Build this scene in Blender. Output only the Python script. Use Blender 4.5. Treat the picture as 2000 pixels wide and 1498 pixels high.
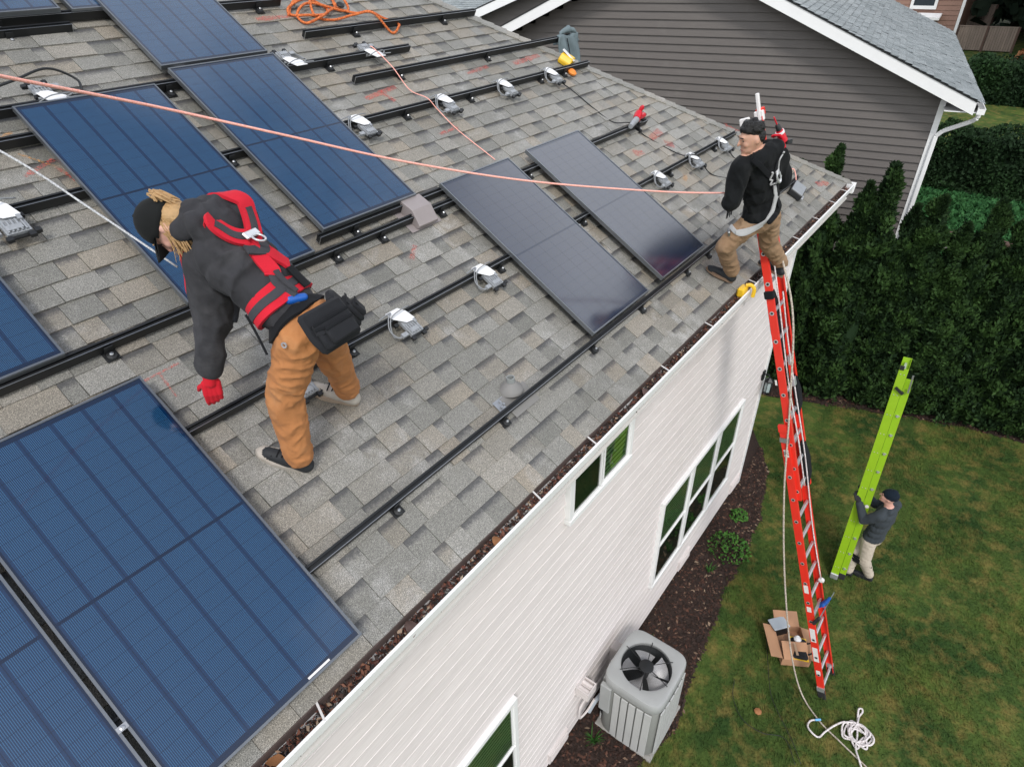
import bpy, bmesh, math, random
import numpy as np
from mathutils import Vector, Matrix, noise
from mathutils.bvhtree import BVHTree

random.seed(7); rng = np.random.default_rng(7)
for o in list(bpy.data.objects): bpy.data.objects.remove(o)
scene = bpy.context.scene
COL = scene.collection
V = Vector
PI = math.pi

# ------------------------------------------------------------------ camera, sky, sun, exposure
RT = V((0.60954, -0.79238, -0.02458)); UP = V((0.46491, 0.33217, 0.82069)); FW = V((0.64213, 0.51166, -0.57085))
cam_d = bpy.data.cameras.new('camera'); cam = bpy.data.objects.new('camera', cam_d); COL.objects.link(cam)
cam_d.sensor_width = 36; cam_d.lens = 21.9755; cam_d.clip_start = 0.05; cam_d.clip_end = 2000
M = Matrix((RT, UP, -FW)).transposed().to_4x4(); M.translation = (-1.58938, -1.62761, 2.61773)
cam.matrix_world = M
scene.camera = cam

SUN = V((-0.50, -0.42, 0.76)).normalized()
world = bpy.data.worlds.new('World'); scene.world = world; world.use_nodes = True
wn = world.node_tree.nodes; wl = world.node_tree.links; wn.clear()
w_out = wn.new('ShaderNodeOutputWorld'); w_bg = wn.new('ShaderNodeBackground')
sky = wn.new('ShaderNodeTexSky'); sky.sky_type = 'NISHITA'; sky.sun_disc = False
sky.sun_elevation = math.asin(SUN.z); sky.sun_rotation = math.atan2(SUN.x, SUN.y); sky.air_density = 1.0; sky.dust_density = 1.5
w_tc = wn.new('ShaderNodeTexCoord'); w_map = wn.new('ShaderNodeMapping'); w_map.inputs['Scale'].default_value = (1, 1, 2.2)
w_no = wn.new('ShaderNodeTexNoise'); w_no.inputs['Scale'].default_value = 1.9; w_no.inputs['Detail'].default_value = 7; w_no.inputs['Roughness'].default_value = 0.55
w_rp = wn.new('ShaderNodeValToRGB'); w_rp.color_ramp.elements[0].position = 0.32; w_rp.color_ramp.elements[1].position = 0.72
w_rp.color_ramp.elements[0].color = (0.10, 0.10, 0.10, 1); w_rp.color_ramp.elements[1].color = (0.97, 0.97, 0.97, 1)
w_mx = wn.new('ShaderNodeMixRGB'); w_mx.inputs[2].default_value = (11.6, 12.0, 12.8, 1)
wl.new(w_tc.outputs['Generated'], w_map.inputs[0]); wl.new(w_map.outputs[0], w_no.inputs['Vector'])
w_sp = wn.new('ShaderNodeSeparateXYZ'); wl.new(w_tc.outputs['Generated'], w_sp.inputs[0])
w_m1 = wn.new('ShaderNodeMath'); w_m1.operation = 'MULTIPLY_ADD'; w_m1.inputs[1].default_value = -1.40; w_m1.inputs[2].default_value = 1.02; wl.new(w_sp.outputs[2], w_m1.inputs[0])
w_m2 = wn.new('ShaderNodeMath'); w_m2.operation = 'ADD'; wl.new(w_m1.outputs[0], w_m2.inputs[0]); wl.new(w_no.outputs['Fac'], w_m2.inputs[1])
wl.new(w_m2.outputs[0], w_rp.inputs[0]); wl.new(w_rp.outputs[0], w_mx.inputs[0])
wl.new(sky.outputs[0], w_mx.inputs[1]); wl.new(w_mx.outputs[0], w_bg.inputs[0]); wl.new(w_bg.outputs[0], w_out.inputs[0])
w_bg.inputs[1].default_value = 0.10

sun_d = bpy.data.lights.new('sun', 'SUN'); sun_d.energy = 1.5; sun_d.angle = math.radians(11); sun_d.color = (1, 0.965, 0.92)
sun_o = bpy.data.objects.new('sun', sun_d); COL.objects.link(sun_o)
sun_o.rotation_euler = (-SUN).to_track_quat('-Z', 'Y').to_euler()

scene.view_settings.view_transform = 'Standard'; scene.view_settings.look = 'None'
scene.view_settings.exposure = 0.42; scene.view_settings.gamma = 1.0; scene.view_settings.use_curve_mapping = False
scene.render.resolution_x = 1024; scene.render.resolution_y = 766

# ------------------------------------------------------------------ dimensions of the place
A = 0.53746                     # roof pitch
CA, SA = math.cos(A), math.sin(A)
PW, PL = 0.876, 1.710           # solar panel
GZ = -5.51                      # lawn level
YW = 0.354                      # face of the long wall
XC = 7.40                       # house corner
HIPU = 8.02                     # hip meets the eave here
def S(u, v, h=0.0):             # u along the eave, v up the slope, h above the shingles
    return V((u, v*CA - (h - 0.12)*SA, v*SA + (h - 0.12)*CA))
ROOFROT = Matrix.Rotation(A, 4, 'X')

# ------------------------------------------------------------------ material helpers
class NT:
    def __init__(s, name):
        s.m = bpy.data.materials.new(name); s.m.use_nodes = True; s.t = s.m.node_tree; s.n = s.t.nodes
        s.b = s.n['Principled BSDF']
    def new(s, typ, **kw):
        n = s.n.new(typ)
        for k, v in kw.items(): setattr(n, k, v)
        return n
    def set(s, node, key, val):
        if hasattr(val, 'is_output') or isinstance(val, bpy.types.NodeSocket): s.t.links.new(val, node.inputs[key])
        else: node.inputs[key].default_value = val
    def noise(s, scale, detail=3, rough=0.5, vec=None, dist=0.0):
        n = s.new('ShaderNodeTexNoise'); s.set(n, 'Scale', scale); s.set(n, 'Detail', detail); s.set(n, 'Roughness', rough); s.set(n, 'Distortion', dist)
        if vec is not None: s.set(n, 'Vector', vec)
        return n.outputs['Fac']
    def pos(s): return s.new('ShaderNodeNewGeometry').outputs['Position']
    def obj(s): return s.new('ShaderNodeTexCoord').outputs['Object']
    def mapv(s, vec, scale=(1,1,1), rot=(0,0,0)):
        n = s.new('ShaderNodeMapping'); n.inputs['Scale'].default_value = scale; n.inputs['Rotation'].default_value = rot
        s.set(n, 'Vector', vec); return n.outputs[0]
    def ramp(s, fac, stops):
        n = s.new('ShaderNodeValToRGB'); e = n.color_ramp.elements
        while len(e) < len(stops): e.new(0.5)
        for i, (p, c) in enumerate(stops):
            e[i].position = p; e[i].color = (c, c, c, 1) if not hasattr(c, '__len__') else (*c[:3], 1)
        s.set(n, 0, fac); return n.outputs[0]
    def mix(s, fac, a, b, blend='MIX'):
        n = s.new('ShaderNodeMixRGB', blend_type=blend)
        for i, x in ((0, fac), (1, a), (2, b)):
            if isinstance(x, tuple): x = (*x[:3], 1)
            s.set(n, i, x)
        return n.outputs[0]
    def math(s, op, a, b=0.0, c=None, clamp=False):
        n = s.new('ShaderNodeMath', operation=op); n.use_clamp = clamp
        s.set(n, 0, a); s.set(n, 1, b)
        if c is not None: s.set(n, 2, c)
        return n.outputs[0]
    def attr(s, name): 
        n = s.new('ShaderNodeAttribute'); n.attribute_name = name; return n
    def sep(s, vec):
        n = s.new('ShaderNodeSeparateXYZ'); s.set(n, 0, vec); return n.outputs
    def bump(s, h, strength=0.3, dist=0.01):
        n = s.new('ShaderNodeBump'); s.set(n, 'Strength', strength); s.set(n, 'Distance', dist); s.set(n, 'Height', h)
        s.t.links.new(n.outputs[0], s.b.inputs['Normal'])
    def fin(s, col=None, rough=0.6, metal=0.0, spec=None, coat=0.0, coatr=0.05):
        if col is not None: s.set(s.b, 'Base Color', (*col[:3], 1) if isinstance(col, tuple) else col)
        s.set(s.b, 'Roughness', rough); s.set(s.b, 'Metallic', metal)
        if spec is not None: s.set(s.b, 'Specular IOR Level', spec)
        s.set(s.b, 'Coat Weight', coat); s.set(s.b, 'Coat Roughness', coatr)
        return s.m

def plain(name, col, rough=0.6, metal=0.0, var=0.25, scale=20, bump=0.0, coat=0.0, spec=None, detail=4):
    t = NT(name); p = t.pos(); n = t.noise(scale, detail, 0.6, p)
    lo = tuple(c*(1-var) for c in col); hi = tuple(min(1, c*(1+var)) for c in col)
    c = t.mix(n, lo, hi)
    if bump: t.bump(t.noise(scale*3, 3, 0.6, p), bump, 0.01)
    return t.fin(c, rough, metal, spec, coat)

def cloth(name, col, var=0.35, worn=None, scale=9, weave=260):
    t = NT(name); p = t.pos()
    n = t.noise(scale, 5, 0.62, p); w = t.noise(weave, 2, 0.5, p)
    c = t.mix(n, tuple(x*(1-var) for x in col), tuple(min(1, x*(1+var)) for x in col))
    if worn: c = t.mix(t.ramp(t.noise(scale*.55, 4, .65, p), [(0.52, 0.0), (0.75, 0.75)]), c, worn)
    c = t.mix(t.math('MULTIPLY', w, 0.35), c, tuple(x*0.4 for x in col))
    t.bump(w, 0.35, 0.004); t.set(t.b, 'Sheen Weight', 0.03)
    return t.fin(c, 0.92, 0, 0.2)

# ------------------------------------------------------------------ materials
MAT = {}
def shingle_mat(name, dark, light, warm, patch):
    t = NT(name); p = t.pos(); at = t.attr('tone'); rgb = t.new('ShaderNodeSeparateColor'); t.set(rgb, 0, at.outputs['Color'])
    c = t.mix(rgb.outputs[0], dark, light); c = t.mix(t.math('MULTIPLY', rgb.outputs[1], 0.7), c, warm)
    pn = t.noise(1.9, 5, 0.6, p, 0.6)
    pf = t.ramp(pn, [(0.50, 0.0), (0.66, 1.0)])
    c = t.mix(t.math('MULTIPLY', pf, t.ramp(t.noise(7.5, 3, 0.6, p, .4), [(.42, 0.0), (.66, .55)])), c, patch)
    st = t.ramp(t.noise(0.9, 4, .6, p), [(0.42, 0.0), (0.7, .35)]); c = t.mix(st, c, tuple(x*.72 for x in dark))
    g1 = t.noise(260, 2, 0.75, p); g2 = t.noise(120, 2, 0.7, p)
    g = t.ramp(g1, [(0.30, 0.22), (0.5, 0.92), (0.67, 2.3)])
    c = t.mix(0.85, c, g, 'MULTIPLY'); c = t.mix(0.45, c, t.ramp(g2, [(0.3, 0.55), (0.7, 1.4)]), 'MULTIPLY')
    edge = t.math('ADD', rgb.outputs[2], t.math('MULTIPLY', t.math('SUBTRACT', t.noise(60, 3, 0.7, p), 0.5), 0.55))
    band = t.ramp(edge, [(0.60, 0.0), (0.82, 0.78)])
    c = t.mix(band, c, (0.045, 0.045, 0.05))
    t.bump(g1, 0.5, 0.004)
    return t.fin(c, 0.52, 0, 0.6)
MAT['shingle'] = shingle_mat('asphalt_shingle', (0.120, 0.119, 0.102), (0.268, 0.259, 0.232), (0.30, 0.25, 0.185), (0.46, 0.45, 0.43))
MAT['shingle_far'] = shingle_mat('weathered_shingle', (0.19, 0.215, 0.22), (0.30, 0.325, 0.33), (0.26, 0.29, 0.28), (0.36, 0.39, 0.39))

def cell_mat(name, lines, rough):
    t = NT(name); o = t.sep(t.obj())
    ln = t.math('FRACT', t.math('MULTIPLY_ADD', o[0], 17/0.119, 0.5))
    ln = t.math('LESS_THAN', t.math('ABSOLUTE', t.math('SUBTRACT', ln, 0.5)), 0.16)
    ln = t.math('MULTIPLY', ln, t.math('LESS_THAN', t.math('ABSOLUTE', o[0]), 0.0595))
    pc = t.mix(t.noise(5, 3, .6, t.pos()), (0.002, 0.006, 0.022), (0.003, 0.009, 0.030)) if lines < .5 else t.mix(t.noise(5, 3, .6, t.pos()), (0.0015, 0.015, 0.050), (0.002, 0.023, 0.070))
    c = t.mix(t.math('MULTIPLY', ln, lines), pc, (0.03, 0.105, 0.20))
    t.set(t.b, 'IOR', 2.0 if lines > .5 else 2.1)
    return t.fin(c, rough, 0, 0.5)
MAT['cell'] = cell_mat('solar_cell', .9, .06); MAT['cell_black'] = cell_mat('black_solar_cell', .05, .13)
MAT['backsheet'] = plain('panel_backsheet', (0.0015, 0.009, 0.030), 0.16, 0, 0.2, 8); MAT['backsheet'].node_tree.nodes['Principled BSDF'].inputs['IOR'].default_value = 1.85
MAT['panel_frame'] = plain('anodised_frame', (0.20, 0.215, 0.23), 0.32, 0.7, 0.15, 30)
MAT['rail'] = plain('black_rail', (0.007, 0.008, 0.009), 0.5, 0.0, 0.3, 12)
MAT['rail_edge'] = plain('bare_aluminium', (0.46, 0.47, 0.48), 0.35, 0.9, 0.15, 30)
MAT['steel'] = plain('galvanised_steel', (0.42, 0.43, 0.44), 0.35, 0.9, 0.2, 40)
MAT['black'] = plain('black_plastic', (0.012, 0.013, 0.014), 0.5, 0, 0.3, 40)
MAT['grey_plastic'] = plain('grey_plastic', (0.30, 0.315, 0.33), 0.45, 0.1, 0.35, 60)
MAT['white_plastic'] = plain('white_plate', (0.76, 0.765, 0.77), 0.42, 0, 0.05, 25)
MAT['grey_cable'] = plain('grey_cable', (0.23, 0.24, 0.25), 0.5, 0, 0.1, 30)

t = NT('cream_siding'); p = t.pos(); mp = t.mapv(p, (1.3, 1, 22))
c = t.mix(t.ramp(t.noise(3, 5, .65, mp), [(.3, 0.0), (.7, 1.0)]), (0.625, 0.575, 0.555), (0.78, 0.727, 0.706)); c = t.mix(t.ramp(t.noise(1.2, 4, .6, p), [(.55, 0.0), (.8, .25)]), c, (0.5, .47, .44))
oi = t.new('ShaderNodeObjectInfo'); c = t.mix(t.math('MULTIPLY', oi.outputs['Random'], .30), c, (.54, .50, .485)); t.bump(t.noise(14, 4, .6, mp), .12, .004); MAT['siding'] = t.fin(c, 0.62)
t = NT('charcoal_siding'); p = t.pos(); mp = t.mapv(p, (1, 1.2, 16))
c = t.mix(t.noise(3, 5, .62, mp), (0.090, 0.080, 0.073), (0.136, 0.121, 0.111)); c = t.mix(t.ramp(t.noise(1.4, 6, .7, p), [(.56, 0.0), (.8, .4)]), c, (0.19, .175, .16))
t.bump(t.noise(12, 4, .6, mp), .15, .004); MAT['dark_siding'] = t.fin(c, 0.6)
MAT['brown_siding'] = plain('brown_siding', (0.27, 0.155, 0.115), 0.7, 0, 0.12, 1.5)
MAT['trim'] = plain('white_trim', (0.80, 0.80, 0.79), 0.45, 0, 0.05, 6)
MAT['gutter_in'] = plain('brown_drip_edge', (0.085, 0.062, 0.055), 0.55, 0, 0.3, 9)
MAT['fascia'] = plain('cream_fascia', (0.68, 0.655, 0.63), 0.5, 0, 0.05, 6)
MAT['concrete'] = plain('concrete', (0.30, 0.29, 0.27), 0.9, 0, 0.25, 14, bump=.3)

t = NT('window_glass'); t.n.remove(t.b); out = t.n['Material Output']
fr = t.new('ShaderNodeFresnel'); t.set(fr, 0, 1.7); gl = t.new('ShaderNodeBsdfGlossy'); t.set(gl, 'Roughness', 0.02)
tr = t.new('ShaderNodeBsdfTransparent'); t.set(tr, 0, (0.62, 0.86, 0.58, 1)); mx = t.new('ShaderNodeMixShader')  # green tint stands in for lawn and hedge reflected in the panes
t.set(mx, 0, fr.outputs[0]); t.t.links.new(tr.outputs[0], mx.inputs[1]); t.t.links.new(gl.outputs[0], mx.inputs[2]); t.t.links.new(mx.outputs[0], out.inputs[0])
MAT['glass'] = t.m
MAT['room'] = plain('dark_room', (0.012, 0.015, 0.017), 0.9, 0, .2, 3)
MAT['screen'] = plain('insect_screen', (0.018, 0.028, 0.036), 0.75, 0, .15, 40)
MAT['blind'] = plain('white_blind', (0.40, 0.42, 0.37), 0.55, 0, .25, 3)

def foliage(name, lo, hi, tip, scale=1.6):
    t = NT(name); p = t.pos(); at = t.attr('tone')
    c = t.mix(t.noise(scale, 3, .6, p), lo, hi); c = t.mix(t.math('MULTIPLY', at.outputs['Fac'], .75), c, tip)
    t.set(t.b, 'Subsurface Weight', 0.0)
    return t.fin(c, 0.75, 0, 0.25)
MAT['arbor'] = foliage('arborvitae_foliage', (0.006, 0.018, 0.006), (0.012, 0.034, 0.008), (0.042, 0.092, 0.018))
MAT['hedge'] = foliage('hedge_foliage', (0.007, 0.022, 0.008), (0.013, 0.034, 0.010), (0.022, 0.058, 0.014))
MAT['conifer'] = foliage('far_conifer_foliage', (0.006, 0.016, 0.009), (0.012, 0.025, 0.013), (0.022, 0.036, 0.018))
MAT['shrub'] = foliage('bright_shrub_leaves', (0.02, 0.075, 0.012), (0.04, 0.13, 0.02), (0.10, 0.24, 0.04), 6)
MAT['cover'] = foliage('ground_cover_leaves', (0.016, 0.075, 0.022), (0.03, 0.115, 0.035), (0.055, 0.17, 0.05), .7)
MAT['rust_leaf'] = plain('rust_brown_leaves', (0.30, 0.13, 0.05), 0.8, 0, .4, 12)
MAT['bark'] = plain('bark', (0.06, 0.045, 0.035), 0.9, 0, .4, 12, bump=.5)
def grass_mat(name):
    t = NT(name); p = t.pos()
    a = t.noise(1.1, 5, .62, p); b = t.noise(4.2, 4, .65, p); g = t.noise(30, 3, .6, p)
    c = t.mix(t.ramp(a, [(.36, 0.0), (.66, 1.0)]), (0.026, 0.060, 0.013), (0.085, 0.125, 0.024))
    c = t.mix(t.ramp(b, [(.47, 0.0), (.70, .80)]), c, (0.20, 0.155, 0.045))
    c = t.mix(t.ramp(t.noise(2.1, 4, .6, t.mapv(p, (1, 1, 1), (0, 0, 1))), [(.55, 0.0), (.75, .6)]), c, (0.015, 0.045, 0.010))
    c = t.mix(.6, c, t.ramp(g, [(.3, .6), (.7, 1.35)]), 'MULTIPLY')
    return t.fin(c, 0.85, 0, 0.2)
MAT['grass'] = grass_mat('lawn_grass')
t = NT('bark_mulch'); p = t.pos(); c = t.mix(t.noise(14, 6, .7, p), (0.012, 0.007, 0.005), (0.055, 0.03, 0.022)); c = t.mix(t.ramp(t.noise(50, 3, .7, p), [(.58, 0.0), (.8, .7)]), c, (.10, .05, .03))
t.bump(t.noise(40, 4, .7, p), .9, .03); MAT['mulch'] = t.fin(c, .95)
MAT['chip'] = NT('bark_chips').m
t = NT('bark_chip'); at = t.attr('tone'); c = t.ramp(at.outputs['Fac'], [(0.0, (.018, .010, .007)), (.6, (.04, .02, .014)), (.90, (.10, .04, .024)), (1.0, (.26, .19, .13))]); MAT['chip'] = t.fin(c, .9)
t = NT('gutter_leaf'); at = t.attr('tone'); c = t.ramp(at.outputs['Fac'], [(0.0, (.012, .009, .007)), (.5, (.045, .022, .015)), (.75, (.13, .04, .025)), (.92, (.22, .10, .05)), (1.0, (.42, .34, .25))]); MAT['leaf'] = t.fin(c, .7)
t = NT('fence_boards'); p = t.pos(); c = t.mix(t.noise(2.2, 5, .65, t.mapv(p, (1, 3, .3))), (0.11, 0.085, 0.07), (0.36, 0.28, 0.22)); MAT['fence'] = t.fin(c, .9)
MAT['post'] = plain('fence_post', (0.10, 0.06, 0.045), .9, 0, .3, 5)

MAT['red_fiber'] = plain('red_orange_fibreglass', (0.72, 0.030, 0.016), 0.42, 0, .12, 6)
MAT['alu'] = plain('ladder_aluminium', (0.62, 0.63, 0.65), 0.38, 0.7, .15, 20)
MAT['lime'] = plain('lime_fibreglass', (0.27, 0.47, 0.012), 0.45, 0, .12, 5)
MAT['sticker'] = plain('white_sticker', (0.72, 0.70, 0.68), .5, 0, .1, 60)
MAT['rubber'] = plain('black_rubber', (0.018, 0.018, 0.02), .8, 0, .3, 30)
MAT['black_cloth'] = cloth('black_cloth', (0.010, 0.011, 0.013))
def rope_mat(name, col, dark, sc=170):
    t = NT(name); p = t.pos(); c = t.mix(t.ramp(t.noise(sc, 2, .6, p), [(.4, 0.0), (.6, 1.0)]), dark, col); t.bump(t.noise(sc, 2, .5, p), .6, .004); return t.fin(c, .8)
MAT['pink_rope'] = rope_mat('salmon_rope', (0.95, 0.52, 0.45), (0.88, 0.36, 0.28))
MAT['orange_rope'] = rope_mat('orange_rope', (0.72, 0.20, 0.05), (0.38, 0.07, 0.015), 90)
MAT['white_rope'] = rope_mat('white_rope', (0.78, 0.74, 0.73), (0.50, 0.45, 0.44), 60)
MAT['beige_rope'] = rope_mat('beige_rope', (0.56, 0.50, 0.42), (0.32, 0.27, 0.22), 60)
MAT['cord'] = rope_mat('pale_cord', (0.66, 0.67, 0.68), (0.38, 0.39, 0.40), 160)
MAT['blue'] = plain('blue_plastic', (0.008, 0.09, 0.38), .45, 0, .15, 20)
MAT['light_blue'] = plain('light_blue_tape', (0.15, 0.45, 0.75), .5, 0, .1, 20)
MAT['yellow'] = plain('yellow_plastic', (0.75, 0.46, 0.02), .45, 0, .12, 15)
MAT['orange'] = plain('orange_plastic', (0.80, 0.24, 0.03), .5, 0, .12, 15)
MAT['cardboard'] = plain('cardboard', (0.42, 0.23, 0.13), .85, 0, .12, 6)
MAT['tape'] = plain('packing_tape', (0.48, 0.32, 0.2), .25, 0, .1, 6)
MAT['ac'] = plain('ac_cabinet_grey', (0.35, 0.36, 0.355), .5, 0, .12, 5)
MAT['ac_panel'] = plain('ac_louvre_panel', (0.46, 0.465, 0.455), .5, 0, .12, 4)
MAT['ac_dark'] = plain('ac_trim_dark_grey', (0.22, 0.225, 0.21), .55, 0, .1, 6)
MAT['ac_in'] = plain('ac_inside', (0.012, 0.016, 0.018), .6, 0, .2, 6)
MAT['fan'] = plain('fan_blade', (0.62, 0.62, 0.63), .45, .2, .15, 12)
MAT['vent'] = plain('mauve_grey_metal_vent', (0.29, 0.255, 0.25), .5, .1, .12, 8)
MAT['boot'] = plain('grey_rubber_boot', (0.21, 0.205, 0.195), .7, 0, .15, 10)
MAT['pipe'] = plain('grey_vent_pipe', (0.25, 0.265, 0.26), .6, 0, .1, 10)
MAT['jacket'] = cloth('blue_grey_jacket', (0.16, 0.205, 0.22), .3, None, 7)
MAT['red_tool'] = plain('red_tool_plastic', (0.55, 0.012, 0.025), .4, 0, .1, 20)
MAT['bag'] = cloth('tool_bag_black', (0.02, 0.021, 0.024))
MAT['grey_case'] = plain('pale_grey_case', (0.38, 0.42, 0.46), .5, 0, .08, 10)
MAT['lamp_body'] = plain('black_lantern', (0.012, 0.014, 0.015), .4, .4, .2, 20)
MAT['lamp_glass'] = plain('frosted_lantern_glass', (0.35, 0.42, 0.42), .15, 0, .1, 20)
def chalk(name, col):
    t = NT(name); out = t.n['Material Output']; p = t.pos()
    tr = t.new('ShaderNodeBsdfTransparent'); mx = t.new('ShaderNodeMixShader'); t.fin(col, .95)
    f = t.ramp(t.noise(70, 4, .75, p), [(.42, 0.0), (.62, .55)])
    t.set(mx, 0, f); t.t.links.new(tr.outputs[0], mx.inputs[1]); t.t.links.new(t.b.outputs[0], mx.inputs[2]); t.t.links.new(mx.outputs[0], out.inputs[0]); return t.m
MAT['chalk_red'] = chalk('red_chalk', (0.72, 0.12, 0.09)); MAT['chalk_orange'] = chalk('orange_chalk', (0.70, 0.33, 0.08))
# ------------------------------------------------------------------ object helpers
MW = {}
def reg(o, parent=None, mw=None, world=False):
    COL.objects.link(o)
    if parent is not None:
        o.parent = parent
        if world: o.matrix_parent_inverse = MW[parent.name].inverted(); MW[o.name] = Matrix.Identity(4)
        else:
            o.matrix_basis = mw if mw is not None else Matrix.Identity(4)
            MW[o.name] = MW[parent.name] @ o.matrix_basis
    else:
        if mw is not None: o.matrix_basis = mw
        MW[o.name] = mw.copy() if mw is not None else Matrix.Identity(4)
    return o
def tag(o, label, cat, group=None, kind=None):
    if label: o['label'] = label
    if cat: o['category'] = cat
    if group: o['group'] = group
    if kind: o['kind'] = kind
    return o
def thing(name, label, cat, mw=None, group=None):
    if mw is None: mw = Matrix.Identity(4)
    elif isinstance(mw, (tuple, Vector)): mw = Matrix.Translation(mw)
    o = bpy.data.objects.new(name, None); o.empty_display_size = .05
    reg(o, None, mw); return tag(o, label, cat, group)
def frame_roof(u, v, h=0.0, rz=0.0):
    return Matrix.Translation(S(u, v, h)) @ ROOFROT @ Matrix.Rotation(rz, 4, 'Z')

class MB:
    def __init__(s): s.v = []; s.f = []; s.m = []; s.cur = 0
    def add(s, vs, fs):
        b = len(s.v); s.v += [tuple(x) for x in vs]; s.f += [tuple(b+i for i in f) for f in fs]; s.m += [s.cur]*len(fs); return s
    def box(s, x0, x1, y0, y1, z0, z1, M=None):
        vs = [V(q) for q in ((x0,y0,z0),(x1,y0,z0),(x1,y1,z0),(x0,y1,z0),(x0,y0,z1),(x1,y0,z1),(x1,y1,z1),(x0,y1,z1))]
        if M is not None: vs = [M @ q for q in vs]
        return s.add(vs, [(3,2,1,0),(4,5,6,7),(0,1,5,4),(1,2,6,5),(2,3,7,6),(3,0,4,7)])
    def bar(s, p0, p1, w, h, up=(0,0,1)):
        p0, p1, up = V(p0), V(p1), V(up); d = (p1-p0).normalized(); sd = d.cross(up)
        if sd.length < 1e-5: sd = d.cross(V((1,0,0)))
        sd.normalize(); u = sd.cross(d)
        vs = [p + sd*a*w/2 + u*b*h/2 for p in (p0, p1) for a, b in ((-1,-1),(1,-1),(1,1),(-1,1))]
        return s.add(vs, [(0,1,2,3),(7,6,5,4),(0,4,5,1),(1,5,6,2),(2,6,7,3),(3,7,4,0)])
    def tube(s, pts, r, n=8, cap=True, flat=None):
        pts = [V(q) for q in pts]; k = len(pts); rs = r if hasattr(r, '__len__') else [r]*k
        tan = [(pts[min(i+1, k-1)] - pts[max(i-1, 0)]).normalized() for i in range(k)]
        ref = V((0,0,1)) if abs(tan[0].z) < .9 else V((1,0,0)); nrm = tan[0].cross(ref).normalized(); vs = []
        for i in range(k):
            nrm = (nrm - tan[i]*nrm.dot(tan[i]))
            nrm = nrm.normalized() if nrm.length > 1e-6 else tan[i].orthogonal().normalized()
            b = tan[i].cross(nrm)
            vs += [pts[i] + (nrm*math.cos(2*PI*j/n) + b*math.sin(2*PI*j/n))*rs[i] for j in range(n)]
        fs = [(i*n+j, i*n+(j+1)%n, (i+1)*n+(j+1)%n, (i+1)*n+j) for i in range(k-1) for j in range(n)]
        if cap: fs += [tuple(range(n-1, -1, -1)), tuple((k-1)*n+j for j in range(n))]
        return s.add(vs, fs)
    def lathe(s, prof, n=24, M=None, cap=True):
        vs = [V((r*math.cos(2*PI*j/n), r*math.sin(2*PI*j/n), z)) for r, z in prof for j in range(n)]
        if M is not None: vs = [M @ q for q in vs]
        k = len(prof); fs = [(i*n+j, i*n+(j+1)%n, (i+1)*n+(j+1)%n, (i+1)*n+j) for i in range(k-1) for j in range(n)]
        if cap: fs += [tuple(range(n-1, -1, -1)), tuple((k-1)*n+j for j in range(n))]
        return s.add(vs, fs)
    def prism(s, poly, ext, M=None):            # poly: 3D points, extruded by vector ext
        ext = V(ext); a = [V(q) for q in poly]; b = [q+ext for q in a]; n = len(a); vs = a+b
        if M is not None: vs = [M @ q for q in vs]
        return s.add(vs, [tuple(range(n-1, -1, -1)), tuple(range(n, 2*n))] + [(i, (i+1)%n, n+(i+1)%n, n+i) for i in range(n)])
    def mesh(s, name, mats, smooth=False):
        me = bpy.data.meshes.new(name); me.from_pydata(s.v, [], s.f)
        for m in (mats if isinstance(mats, (list, tuple)) else [mats]): me.materials.append(MAT[m])
        if any(s.m): me.polygons.foreach_set('material_index', s.m)
        if smooth: me.polygons.foreach_set('use_smooth', [True]*len(s.f))
        me.update(); return me
    def build(s, name, mats, parent=None, smooth=False, bevel=0.0, world=False, mw=None, fixn=True):
        me = s.mesh(name, mats, False)
        if fixn or bevel:
            bm = bmesh.new(); bm.from_mesh(me)
            if bevel: bmesh.ops.bevel(bm, geom=list(bm.edges), offset=bevel, segments=1, affect='EDGES', profile=.5, clamp_overlap=True)
            bmesh.ops.recalc_face_normals(bm, faces=bm.faces); bm.to_mesh(me); bm.free()
        if smooth: 
            me.polygons.foreach_set('use_smooth', [True]*len(me.polygons))
            if smooth != 'all': me.set_sharp_from_angle(angle=math.radians(40))
        return reg(bpy.data.objects.new(name, me), parent, mw, world)
def np_mesh(name, verts, faces, mat, tone=None, parent=None, smooth=False, world=False):
    verts = np.asarray(verts, np.float32); faces = np.asarray(faces, np.int32); k = faces.shape[1]
    me = bpy.data.meshes.new(name); me.vertices.add(len(verts)); me.vertices.foreach_set('co', verts.ravel())
    me.loops.add(faces.size); me.loops.foreach_set('vertex_index', faces.ravel()); me.polygons.add(len(faces))
    me.polygons.foreach_set('loop_start', np.arange(0, faces.size, k, dtype=np.int32))
    me.update(calc_edges=True); me.materials.append(MAT[mat])
    if tone is not None:
        a = me.attributes.new('tone', 'FLOAT', 'POINT'); a.data.foreach_set('value', np.asarray(tone, np.float32))
    if smooth: me.polygons.foreach_set('use_smooth', [True]*len(faces))
    return reg(bpy.data.objects.new(name, me), parent, None, world)
def set_tone(me, cols):
    a = me.attributes.new('tone', 'FLOAT_COLOR', 'POINT'); a.data.foreach_set('color', np.asarray(cols, np.float32).ravel())
def spline(pts, n=8, closed=False):
    P = [V(q) for q in pts]; k = len(P); out = []
    for i in range(k if closed else k-1):
        p0 = P[(i-1) % k] if (closed or i > 0) else P[0]*2-P[1]; p1 = P[i]; p2 = P[(i+1) % k]; p3 = P[(i+2) % k] if (closed or i+2 < k) else P[-1]*2-P[-2]
        for j in range(n):
            s = j/n; out.append(.5*((2*p1)+(p2-p0)*s+(2*p0-5*p1+4*p2-p3)*s*s+(3*p1-p0-3*p2+p3)*s**3))
    if not closed: out.append(P[-1])
    return out
ORD = ['first', 'second', 'third', 'fourth', 'fifth', 'sixth', 'seventh', 'eighth', 'ninth', 'tenth', 'eleventh', 'twelfth']

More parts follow.
